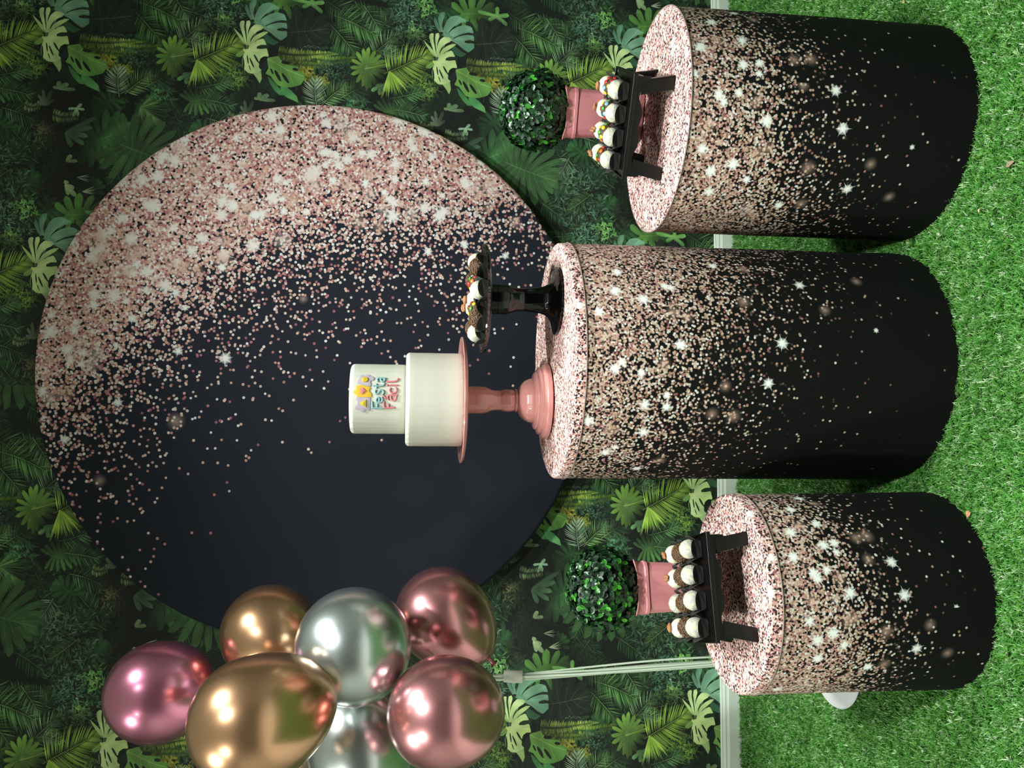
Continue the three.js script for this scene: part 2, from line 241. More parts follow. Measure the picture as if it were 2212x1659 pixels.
  for (let y = 0; y < c.height; y++) for (let x = 0; x < c.width; x++) {
    const u = x / c.width * 6.28319, v = y / c.height * 6.28319, i = (y * c.width + x) * 4;
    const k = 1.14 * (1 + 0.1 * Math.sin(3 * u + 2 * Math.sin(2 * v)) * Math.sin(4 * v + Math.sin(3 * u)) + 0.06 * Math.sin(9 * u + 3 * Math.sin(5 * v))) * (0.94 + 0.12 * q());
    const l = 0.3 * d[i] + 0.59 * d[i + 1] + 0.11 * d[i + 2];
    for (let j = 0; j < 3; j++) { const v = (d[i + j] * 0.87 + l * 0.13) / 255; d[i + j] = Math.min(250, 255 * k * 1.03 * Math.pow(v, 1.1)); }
  }
  g.putImageData(im, 0, 0);
  return c;
}
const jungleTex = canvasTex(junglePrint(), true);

// ------------------------------------------------------------------ sequin print
function starGlow(g, x, y, R, r, col = '255,255,252') {
  let q = g.createRadialGradient(x, y, 0, x, y, R * 0.95); q.addColorStop(0, `rgba(${col},0.95)`); q.addColorStop(0.35, `rgba(${col},0.75)`); q.addColorStop(1, `rgba(${col},0)`);
  g.fillStyle = q; g.beginPath(); g.arc(x, y, R * 0.62, 0, 7); g.fill();
  const n = 6 + Math.floor(r() * 2), a0 = r() * 6.3; g.save(); g.translate(x, y); g.fillStyle = `rgba(${col},0.72)`;
  for (let k = 0; k < n; k++) { const a = a0 + k * 6.2832 / n, L = R * (0.85 + 0.35 * r()), w = R * 0.2; g.save(); g.rotate(a); g.beginPath(); g.moveTo(0, -w); g.quadraticCurveTo(L * 0.45, -w * 0.35, L, 0); g.quadraticCurveTo(L * 0.45, w * 0.35, 0, w); g.fill(); g.restore(); }
  g.restore();
}
function bokeh(g, x, y, R, col) { const q = g.createRadialGradient(x, y, 0, x, y, R); q.addColorStop(0, `rgba(${col},0.75)`); q.addColorStop(0.4, `rgba(${col},0.45)`); q.addColorStop(1, `rgba(${col},0)`); g.fillStyle = q; g.beginPath(); g.arc(x, y, R, 0, 7); g.fill(); }
const DOTS = [[250, 232, 226], [244, 214, 202], [232, 184, 168], [214, 156, 146], [196, 128, 128], [178, 108, 116], [252, 248, 248], [238, 206, 194], [226, 190, 180]];
function sequins(W, H, r0, seed, base, density, o = {}) {
  const [c, g] = makeCanvas(W, H), r = rng(seed);
  g.fillStyle = css(base); g.fillRect(0, 0, W, H);
  const cover = o.cover ?? 2.4, N = Math.round(cover * W * H / (Math.PI * r0 * r0));
  const dull = o.dull ?? 0;
  for (let pass = 0; pass < 2; pass++) for (let k = 0; k < N / 2; k++) {
    const x = r() * W, y = r() * H, d = density(x / W, y / H), pick = r(), cr = r(), tone = r();
    if (pick > d) continue;
    let col = (o.palette || DOTS)[Math.floor(cr * DOTS.length)];
    if (d > 0.55 && pass === 0 && tone < 0.75) col = mixc([196, 140, 136], [224, 180, 170], cr);
    if (d < 0.2 && tone < dull) col = mixc(col, base, 0.35 + 0.5 * r());
    for (const dx of o.wrap ? [-W, 0, W] : [0]) { if (x + dx < -20 || x + dx > W + 20) continue; g.fillStyle = css(col); g.beginPath(); g.arc(x + dx, y, r0 * (0.9 + 0.2 * tone), 0, 7); g.fill(); if (d < 0.5) { g.fillStyle = css(mixc(col, base, 0.28)); g.beginPath(); g.arc(x + dx, y, r0 * 0.28, 0, 7); g.fill(); } }
  }
  for (let k = 0; k < N * (o.black ?? 0.03); k++) { const x = r() * W, y = r() * H; if (density(x / W, y / H) > 0.5) { g.fillStyle = 'rgb(40,34,38)'; g.beginPath(); g.arc(x, y, r0 * 0.95, 0, 7); g.fill(); } }
  for (const [x, y, R] of o.bokeh || []) bokeh(g, x, y, R, '226,186,168');
  for (let k = 0; k < (o.glows ?? 0); k++) { const x = r() * W, y = r() * H, t = r(), R = r0 * (4 + 4.5 * r()); if (density(x / W, y / H) > 0.35) { if (t < 0.55) starGlow(g, x, y, R, r, '255,246,244'); else bokeh(g, x, y, R * 1.1, t < 0.8 ? '246,226,218' : '226,188,172'); } }
  for (const [x, y, R] of o.stars || []) starGlow(g, x, y, R, r);
  return c;
}
const COVER = [[-0.1, 0.0003], [0.05, 0.001], [0.15, 0.0022], [0.3, 0.009], [0.42, 0.028], [0.52, 0.07], [0.62, 0.155], [0.74, 0.32], [0.88, 0.62], [1.0, 0.9], [1.3, 1]];
const tableCover = (h) => { if (h <= COVER[0][0]) return 0; for (let i = 1; i < COVER.length; i++) if (h <= COVER[i][0]) { const [a, b] = [COVER[i - 1], COVER[i]], t = (h - a[0]) / (b[0] - a[0]); return Math.exp(Math.log(a[1]) * (1 - t) + Math.log(b[1]) * t); } return 1; };
const TAN = [[226, 212, 202], [212, 190, 174], [200, 170, 148], [186, 148, 126], [172, 124, 114], [152, 98, 94], [232, 228, 224], [206, 182, 162], [194, 160, 142]];
const smooth = (t) => (t >= 1 ? 1 : Math.exp(Math.log(0.0035) * Math.pow(1 - t, 0.92)));

// ------------------------------------------------------------------ materials
const M = {
  white: std({ color: 0xe9e9e4, roughness: 0.85 }),
  ceiling: std({ color: 0xdedfdc, roughness: 0.95 }),
  roomWall: std({ color: 0xbfc2bc, roughness: 0.9 }),
  tile: std({ color: 0xd8d6cf, roughness: 0.45 }),
  skirting: std({ color: 0xd6e0d4, roughness: 0.45 }),
  groove: std({ color: 0x8b978b, roughness: 0.6 }),
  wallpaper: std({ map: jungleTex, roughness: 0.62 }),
  turfBase: std({ color: new THREE.Color().setRGB(0.022, 0.085, 0.02), roughness: 0.95 }),
  pink: phy({ color: new THREE.Color().setRGB(0.58, 0.25, 0.23), roughness: 0.28, clearcoat: 0.8, clearcoatRoughness: 0.06 }),
  pinkPot: phy({ color: new THREE.Color().setRGB(0.66, 0.25, 0.27), roughness: 0.5, bumpMap: noiseTex(64, (x, y) => 128 + 50 * noise.noise(x * 0.4, y * 0.02, 3)), bumpScale: 0.0004 }),
  black: phy({ color: 0x040404, roughness: 0.1 }),
  blackPlastic: phy({ color: 0x070707, roughness: 0.32, specularIntensity: 0.8 }),
  smoke: phy({ color: 0x3c3633, roughness: 0.06, transmission: 0.75, thickness: 0, clearcoat: 0.5 }),
  cup: std({ color: 0x2d2b29, roughness: 0.75, side: THREE.DoubleSide }),
  icing: phy({ color: new THREE.Color().setRGB(0.52, 0.51, 0.44), roughness: 0.6, sheen: 0.2, bumpMap: noiseTex(128, (x, y) => 128 + 70 * noise.noise(x * 0.08, y * 0.08, 1) + 20 * noise.noise(x * 0.4, y * 0.4, 5)), bumpScale: 0.0004 }),
  teal: std({ color: 0x79a1a4, roughness: 0.55 }), coral: std({ color: 0xc57176, roughness: 0.55 }),
  lilac: std({ color: 0xaa9daa, roughness: 0.6 }), gold: std({ color: 0xd1a628, roughness: 0.55 }), yolk: std({ color: 0xc5aa31, roughness: 0.55 }),
  chocolate: std({ color: 0x4d3626, roughness: 0.7 }), sprinkle: std({ color: 0x6f5136, roughness: 0.45 }),
  pecan: std({ color: 0xa06a42, roughness: 0.6 }),
  rod: phy({ color: 0xcfdcc8, roughness: 0.35, clearcoat: 0.3 }), tape: phy({ color: 0xd2d2c6, roughness: 0.4, transmission: 0.25, thickness: 0 }),
  whitePlastic: phy({ color: 0xdcdce2, roughness: 0.35, clearcoat: 0.4 }),
  lamp: std({ color: 0xffffff, emissive: 0xfff9ee, emissiveIntensity: 6 }),
};
const fabric = (map) => phy({ map, roughness: 0.85, specularIntensity: 0.4, bumpMap: weave, bumpScale: 0.0001 });

// ------------------------------------------------------------------ setting
{
  const X0 = -2.6, X1 = 3.0, Z1 = 5.2;
  const wall = part('wall_back', box(X1 - X0, CEIL, 0.1, (X0 + X1) / 2, CEIL / 2, -0.051), M.white); wall.userData.kind = 'structure';
  // two drops of printed paper, each hung with its own offset of the repeat
  const strip = (x0, x1, ax, ay) => {
    const g = new THREE.BoxGeometry(x1 - x0, CEIL - 0.006, 0.001).translate((x0 + x1) / 2, CEIL / 2, 0), p = g.attributes.position, uv = g.attributes.uv;
    for (let i = 0; i < p.count; i++) uv.setXY(i, (ay - p.getY(i)) / 0.572, 1 - (ax - p.getX(i)) / 0.688);
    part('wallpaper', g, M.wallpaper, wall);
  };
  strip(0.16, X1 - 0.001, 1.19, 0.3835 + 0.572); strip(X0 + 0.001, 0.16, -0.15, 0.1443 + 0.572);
  const st = (name, g, m) => { const o = part(name, g, m); o.userData.kind = 'structure'; return o; };
  st('wall_left', box(0.1, CEIL, Z1 + 0.2, X0 - 0.05, CEIL / 2, Z1 / 2), M.roomWall);
  st('wall_right', box(0.1, CEIL, Z1 + 0.2, X1 + 0.05, CEIL / 2, Z1 / 2), M.roomWall);
  st('wall_front', box(X1 - X0, CEIL, 0.1, (X0 + X1) / 2, CEIL / 2, Z1 + 0.05), std({ color: 0x6b6c68, roughness: 0.9 }));
  st('ceiling', box(X1 - X0 + 0.2, 0.1, Z1 + 0.2, (X0 + X1) / 2, CEIL + 0.05, Z1 / 2), M.ceiling);
  st('floor', box(X1 - X0 + 0.2, 0.1, Z1 + 0.2, (X0 + X1) / 2, -0.056, Z1 / 2), M.tile);
  // skirting board with its grooves
  const prof = new THREE.Shape(); [[0, 0], [0.0145, 0], [0.0145, 0.046], [0.013, 0.0475], [0.013, 0.0495], [0.0115, 0.0505], [0.0115, 0.0575], [0.01, 0.059], [0.01, 0.061], [0.0085, 0.0625], [0.0085, 0.067], [0.007, 0.0687], [0, 0.0687]].forEach(([x, y], i) => (i ? prof.lineTo(x, y) : prof.moveTo(x, y)));
  const bg = new THREE.ExtrudeGeometry(prof, { depth: X1 - X0 - 0.002, bevelEnabled: false }).rotateY(-Math.PI / 2).translate(X1 - 0.001, -0.004, 0);
  // after the turn the profile's x looks along +z
  const bb = st('baseboard_back', bg.scale(1, 1, 1).translate(0, 0, 0.001), M.skirting);
}
for (const [x, z, I, col, r, where] of LAMPS) {
  const t = thing('ceiling_light', 'round white ceiling lamp ' + where, 'ceiling light', [x, CEIL, z]);
  part('housing', lathe([[0, 0], [r + 0.018, 0], [r + 0.02, -0.004], [r + 0.02, -0.026], [r + 0.014, -0.032], [r + 0.004, -0.032], [r + 0.002, -0.026], [0, -0.026]], 48), M.white, t);
  part('diffuser', new THREE.CylinderGeometry(r, r, 0.005, 48).translate(0, -0.0285, 0), M.lamp, t);
  const s = new THREE.SpotLight(new THREE.Color().setRGB(...col), I, 0, SPOT_ANGLE, 1, 2); s.name = 'ceiling_light'; s.position.set(x, CEIL - 0.12, z); s.castShadow = true; s.shadow.radius = 3.4;
  s.target.position.set(x + (x > 0 ? -0.05 : 0.25), 0, z - 0.15); scene.add(s, s.target);
}

// ------------------------------------------------------------------ artificial turf
const TABLES = [ // x, z, r top, r bottom, height, rim band
  { x: 0.1693, z: 0.8412, r: 0.2385, rb: 0.2415, h: 0.7366, band: 0.02, th0: -16.7, mir: -1, hs: 1.0, label: 'tallest black cylinder table with fading rose sequin print, standing between the other two', seed: 5 },
  { x: 0.6371, z: 0.9503, r: 0.2125, rb: 0.2125, h: 0.5526, band: 0.004, th0: 0, mir: 1, hs: 1.0, label: 'medium-height cylinder table with sequin print, under the black tray with colourful candy-coated sweets', seed: 6 },
  { x: -0.2784, z: 0.9748, r: 0.1835, rb: 0.1868, h: 0.4206, band: 0.022, th0: 27.3, mir: 1, hs: 0.89, label: 'shortest cylinder table with sequin print, nearest the balloon stand', seed: 7 },
];
{
  const t = part('turf_backing', new RoundedBoxGeometry(3.6, 0.006, 2.36, 1, 0.002).translate(0.4, -0.003, 1.197), M.turfBase); tag(t, null, null, null, 'structure'); t.name = 'floor_turf';
  const r = rng(11), geos = [];
  const bladeGeo = (h, w, lean, ang, x, z) => { // curved three-step blade
    const p = [], idx = [], n = 3; for (let k = 0; k <= n; k++) { const q = k / n, ww = w * (1 - 0.75 * q * q), y = h * Math.sin(q * 1.25) / Math.sin(1.25), d = lean * q * q; p.push(-ww / 2, y, d, ww / 2, y, d); if (k) { const a = 2 * k - 2; idx.push(a, a + 1, a + 2, a + 1, a + 3, a + 2); } }
    const g = new THREE.BufferGeometry(); g.setAttribute('position', new THREE.Float32BufferAttribute(p, 3)); g.setIndex(idx); g.rotateY(ang); g.translate(x, 0, z); g.computeVertexNormals(); return g;
  };
  for (let k = 0; k < 6; k++) geos.push(bladeGeo(0.007 + 0.006 * r(), 0.0016, 0.003 + 0.008 * r(), r() * 6.283, (r() - 0.5) * 0.006, (r() - 0.5) * 0.006));
  const tuft = mergeGeometries(geos);
  const place = []; let tries = 0;
  const inTable = (x, z) => TABLES.some((t) => Math.hypot(x - t.x, z - t.z) < t.rb - 0.004);
  const want = 350000;
  while (place.length < want && tries++ < 2e6) {
    let x, z; if (r() < 0.94) { x = -1.38 + 3.2 * r(); z = 0.02 + 1.72 * r(); } else { x = -1.38 + 3.5 * r(); z = 0.02 + 2.33 * r(); }
    if (inTable(x, z)) continue; place.push([x, z]);
  }
  const inst = new THREE.InstancedMesh(tuft, std({ color: 0xffffff, roughness: 0.34, side: THREE.DoubleSide }), place.length), d = new THREE.Object3D(), col = new THREE.Color();
  place.forEach(([x, z], i) => {
    d.position.set(x, 0, z); d.rotation.set((r() - 0.5) * 0.5, r() * 6.283, (r() - 0.5) * 0.5); const s = 0.75 + 0.5 * r(); d.scale.set(s, s * (0.8 + 0.4 * r()), s); d.updateMatrix(); inst.setMatrixAt(i, d.matrix);
    const k = r(), patch = 0.5 + 0.5 * noise.noise(x * 5, z * 5, 2), b = 0.75 + 0.35 * patch + (r() - 0.5) * 0.5;
    if (k < 0.025) col.setRGB(0.62 * b, 0.74 * b, 0.5 * b); else if (k < 0.1) col.setRGB(0.27 * b, 0.45 * b, 0.17 * b); else if (k < 0.5) col.setRGB(0.1 * b, 0.31 * b, 0.043 * b); else col.setRGB(0.06 * b, 0.23 * b, 0.03 * b);
    inst.setColorAt(i, col);
  });
  lit(inst); inst.name = 'artificial_grass'; scene.add(inst); tag(inst, 'short bright green artificial grass covering the floor', 'grass', null, 'stuff');
}

// ------------------------------------------------------------------ round panel
{
  const R = 0.8, S = 2048, cx = 0.2199, cy = 1.2799, zf = 0.05, k0 = (2.4974 - zf) / (2.4974 - 0.03), px = (X) => (X / R * 0.5 + 0.5) * S, py = (Y) => (0.5 - Y / R * 0.5) * S;
  const lo = [[-0.62, 0.86], [-0.47, 0.69], [-0.08, 0.32], [0.1, 0.07], [0.17, -0.41], [0.29, -0.67], [0.34, -0.85]], hi = [[-0.12, 0.98], [0.05, 0.8], [0.31, 0.53], [0.5, 0.27], [0.63, -0.13], [0.64, -0.48], [0.7, -0.85]];
  const at = (L, Y) => { if (Y >= L[0][1]) return L[0][0]; for (let i = 1; i < L.length; i++) if (Y >= L[i][1]) { const [a, b] = [L[i - 1], L[i]], t = (Y - a[1]) / (b[1] - a[1]); return a[0] + (b[0] - a[0]) * t; } return L[L.length - 1][0]; };
  const dens = (u, v) => { const X = (u - 0.5) * 2 * R, Y = (0.5 - v) * 2 * R, a = at(lo, Y), b = at(hi, Y), t = (X - a) / (b - a); const s = 0.42 + 0.66 * t; return s <= -0.2 ? 0 : smooth(s) * (s < 0 ? Math.max(0, 1 + s * 5) : 1); };
  const stars = [[0.024, 0.278, 1.35], [0.043, 0.41, 1], [-0.108, 0.57, 1], [-0.214, 0.709, 1], [0.135, 0.541, 1], [0.17, 0.646, 1], [0.213, 0.422, 1], [0.291, 0.295, 1], [0.465, 0.123, 1], [0.359, -0.305, 1], [0.385, -0.414, 1.1], [0.354, -0.54, 0.9], [0.169, 0.395, 0.7], [0.057, 0.582, 0.7], [0.565, -0.019, 1], [0.45, 0.207, 1.2], [0.476, 0.267, 1], [0.649, 0.01, 1], [0.562, -0.115, 1], [0.575, -0.295, 1], [0.536, -0.171, 0.8], [0.502, 0.128, 0.8]].map(([x, y, s]) => [px(x), py(y), 25 * s]);
  const bk = [[-0.16, 0.41, 1.4], [-0.329, 0.611, 1], [-0.084, 0.726, 1], [0.124, 0.616, 1.1], [0.205, 0.061, 0.8], [0.279, 0.366, 1.2], [0.429, -0.159, 1.2], [0.444, -0.248, 0.9], [0.499, -0.487, 1], [0.459, -0.569, 1.2], [0.632, -0.218, 1], [0.625, -0.379, 1], [0.371, 0.284, 1], [-0.083, 0.702, 1]].map(([x, y, s]) => [px(x), py(y), 27 * s]);
  const tex = canvasTex(sequins(S, S, 5.0, 3, [38, 41, 52], dens, { stars, bokeh: bk, glows: 620, black: 0.013, cover: 2.5 }));
  const t = thing('round_backdrop_panel', 'large round fabric panel with rose sequin print fading to dark navy, against the leafy wall', 'backdrop', [cx * k0, 1.0288 + (cy - 1.0288) * k0, 0.002]);
  const Rr = R * k0, g = lathe([[0, zf - 0.003], [Rr - 0.012, zf - 0.003], [Rr - 0.004, zf - 0.006], [Rr, zf - 0.012], [Rr, zf - 0.04]], 128, 0.9).rotateX(Math.PI / 2);
  const p = g.attributes.position, uv = g.attributes.uv; for (let i = 0; i < p.count; i++) uv.setXY(i, p.getX(i) / (2 * Rr) + 0.5, p.getY(i) / (2 * Rr) + 0.5);
  part('fabric_cover', g, fabric(tex), t);
  part('ring_frame', new THREE.TorusGeometry(Rr - 0.018, 0.011, 12, 96).translate(0, 0, 0.0115), std({ color: 0x6a6a6a, roughness: 0.4, metalness: 0.6 }), t);
}

// ------------------------------------------------------------------ cylinder tables
const topTex = canvasTex(sequins(1024, 1024, 4.4, 21, [52, 40, 44], () => 0.97, { cover: 2.1, black: 0.1, glows: 60, wrap: true }), true);
{
  const SR = [[-2.8, 0.515, 1], [-20.3, 0.481, 1.1], [-49.8, 0.407, 1], [-18.8, 0.741, 1.1], [7.3, 0.823, 1], [-8.1, 0.904, 1], [-11.1, 0.887, 0.8], [-43.7, 0.895, 1.1], [3.1, 0.771, 0.7], [-27.1, 0.23, 0.5], [-39.7, 0.826, 1.1], [-47.1, 0.766, 0.8], [21.4, 0.816, 1], [-6.6, 0.839, 0.8], [8.5, 0.768, 0.9], [0.7, 0.985, 1], [15.6, 0.96, 1.1], [34, 0.9, 1], [-33, 0.94, 0.9], [-62, 0.62, 0.9], [-55, 0.88, 1], [48, 0.8, 1]];
  const BR = [[11.6, 0.65, 1], [-1.3, 0.625, 0.9], [-39.5, 0.57, 1.1], [-36.3, 0.358, 0.9], [-53.3, 0.246, 0.9], [-33.5, 0.755, 1.1], [-60.1, 0.544, 1], [12.7, 0.593, 1.1], [-31.2, 0.72, 0.9], [-10.7, 0.783, 1], [-70, 0.7, 1], [40, 0.75, 1], [20, 0.9, 1.2], [-22, 0.93, 1.1]];
  TABLES.forEach((T, n) => {
    const circ = 2 * Math.PI * T.rb, W = 2048, H = Math.round(W * T.h / circ), pxm = W / circ;
    const U = (th) => ((((T.mir * th + T.th0) / 360) % 1 + 1) % 1) * W, Y = (f) => (1 - f * T.hs) * H;
    const dens = (u, v) => { let th = (u * 360 - T.th0) * T.mir; th = ((th + 180) % 360 + 360) % 360 - 180; return tableCover((1 - v) / T.hs - (Math.max(-70, Math.min(60, th)) + 12) * 0.0022 + 0.02 * Math.sin(th * 0.11)); };
    const c = sequins(W, H, 0.00225 * pxm, T.seed, [11, 11, 11], dens, { stars: SR.map(([t, f, s]) => [U(t), Y(f), 0.0155 * pxm * s]), bokeh: BR.map(([t, f, s]) => [U(t), Y(f), 0.016 * pxm * s]), glows: 26, cover: 2.0, black: 0.05, wrap: true, dull: 0.4, palette: TAN });
    const t = thing('cylinder_table', T.label, 'table', [T.x, 0, T.z]);
    const pts = [], hs = T.h - T.band; for (let k = 0; k <= 24; k++) { const q = k / 24; pts.push([T.rb + (T.r - T.rb) * q, 0.002 + (hs - 0.002) * q]); }
    const g = new THREE.LatheGeometry(pts.map(([x, y]) => new THREE.Vector2(x, y)), 160), p = g.attributes.position, uv = g.attributes.uv;
    for (let i = 0; i < p.count; i++) {
      const x = p.getX(i), y = p.getY(i), z = p.getZ(i), a = Math.atan2(x, z), q = 1 - y / T.h;
      const d = 1 + (0.004 * q * noise.noise(Math.sin(a) * 3 + n * 7, y * 5, Math.cos(a) * 3) + 0.0016 * noise.noise(Math.sin(a) * 9, y * 9 + n, Math.cos(a) * 9));
      p.setXYZ(i, x * d, y, z * d); uv.setY(i, y / T.h);
    }
    g.computeVertexNormals();
    { const nn = g.attributes.normal, N = 25, S = 160; for (let j = 0; j < N; j++) { const a = j, b = S * N + j, v = V(nn.getX(a) + nn.getX(b), nn.getY(a) + nn.getY(b), nn.getZ(a) + nn.getZ(b)).normalize(); nn.setXYZ(a, v.x, v.y, v.z); nn.setXYZ(b, v.x, v.y, v.z); } }
    part('side_cover', g, fabric(canvasTex(c)), t);
    // stretched top cloth, drawn over the rim down to the seam
    const tp = []; for (let k = 0; k <= 14; k++) tp.push([(T.r - 0.006) * k / 14, T.h - 0.0005]); tp.push([T.r - 0.002, T.h - 0.0015], [T.r + 0.0005, T.h - 0.004], [T.r + 0.001, hs]);
    const tg = new THREE.LatheGeometry(tp.map(([x, y]) => new THREE.Vector2(x, y)), 96), q = tg.attributes.position, u2 = tg.attributes.uv;
    const ca = Math.cos(n * 2.1), sa = Math.sin(n * 2.1);
    for (let i = 0; i < q.count; i++) {
      const x = q.getX(i), y = q.getY(i), z = q.getZ(i), rr = Math.hypot(x, z), ex = rr > 1e-5 ? (rr + Math.max(0, T.h - y)) / rr : 1, X = x * ex, Z = z * ex;
      u2.setXY(i, (ca * X - sa * Z) / 0.46, (sa * X + ca * Z) / 0.46); if (rr < T.r - 0.012) q.setY(i, y - 0.0012 * (1 + noise.noise(x * 16, n * 5, z * 16)));
    }
    tg.computeVertexNormals();
    part('top_cover', tg, fabric(topTex), t);
    part('seam_piping', new THREE.TorusGeometry(T.r + 0.0012, 0.0013, 6, 128).rotateX(Math.PI / 2).translate(0, hs, 0), std({ color: 0x8a7470, roughness: 0.8 }), t);
  });
}
const [TC, TR, TL] = TABLES;

// ------------------------------------------------------------------ cake stands
{
  const t = thing('cake_stand', 'glossy pink pedestal cake stand carrying the white two-tier cake', 'cake stand', [0.0906, TC.h, 0.7831]);
  part('foot', lathe([[0, 0.001], [0.078, 0.001], [0.0802, 0.0025], [0.081, 0.006], [0.0805, 0.0095], [0.0785, 0.0128], [0.0752, 0.0152], [0.0725, 0.0162], [0.071, 0.0166], [0.0708, 0.0172], [0.0712, 0.0185], [0.0705, 0.0208], [0.068, 0.0228], [0.0645, 0.024], [0.0615, 0.0245], [0.061, 0.0251], [0.0613, 0.0265], [0.0603, 0.0288], [0.0575, 0.0306], [0.054, 0.0316], [0.0485, 0.0322], [0.0475, 0.0327], [0.0473, 0.036], [0.0462, 0.0405], [0.0438, 0.0465], [0.0398, 0.0525], [0.034, 0.058], [0.027, 0.062], [0.0225, 0.0635], [0.0215, 0.0645], [0.0238, 0.0655], [0.0248, 0.0675], [0.0238, 0.07], [0.021, 0.0712], [0, 0.0712]], 96, 0.6), M.pink, t);
  part('collar', lathe([[0.0205, 0.0712], [0.0228, 0.073], [0.0238, 0.079], [0.0242, 0.086], [0.0232, 0.094], [0.0215, 0.099], [0.0203, 0.1006]], 72, 0.8), M.pink, t);
  part('stem', lathe([[0.0203, 0.1006], [0.0208, 0.101], [0.0212, 0.112], [0.0225, 0.119], [0.0255, 0.126], [0.0278, 0.132], [0.0287, 0.139], [0.0287, 0.1545], [0.0283, 0.1548], [0.0283, 0.1553], [0.0287, 0.1556], [0.0289, 0.173]], 72, 0.5), M.pink, t);
  part('plate', lathe([[0, 0.172], [0.06, 0.172], [0.105, 0.1745], [0.127, 0.178], [0.1306, 0.1805], [0.1315, 0.183], [0.1308, 0.1848], [0.1285, 0.1845], [0.12, 0.182], [0.1, 0.1806], [0, 0.1806]], 128, 0.7), M.pink, t);
}
{
  const t = thing('dessert_stand', 'glossy black pedestal stand with a smoky plate of mixed sweets', 'cake stand', [0.2844, TC.h, 0.8968]);
  part('foot', lathe([[0, 0.001], [0.066, 0.001], [0.0678, 0.0028], [0.0675, 0.0052], [0.064, 0.0072], [0.052, 0.0095], [0.042, 0.0135], [0.034, 0.0185], [0.029, 0.0255], [0.0262, 0.034], [0.0242, 0.05], [0.0226, 0.0685], [0, 0.0685]], 96, 0.7), M.black, t);
  part('stem', lathe([[0.0226, 0.0688], [0.0228, 0.07], [0.0232, 0.0835], [0.0245, 0.088], [0.0275, 0.0955], [0.0295, 0.102], [0.0298, 0.108], [0.0298, 0.121], [0.0294, 0.1214], [0.0298, 0.1218], [0.0298, 0.1385]], 72, 0.5), M.black, t);
  part('plate', lathe([[0, 0.1385], [0.06, 0.1385], [0.095, 0.1405], [0.106, 0.1445], [0.1078, 0.1485], [0.107, 0.1502], [0.105, 0.149], [0.098, 0.1445], [0.09, 0.1425], [0, 0.1415]], 128, 0.8), M.smoke, t);
}

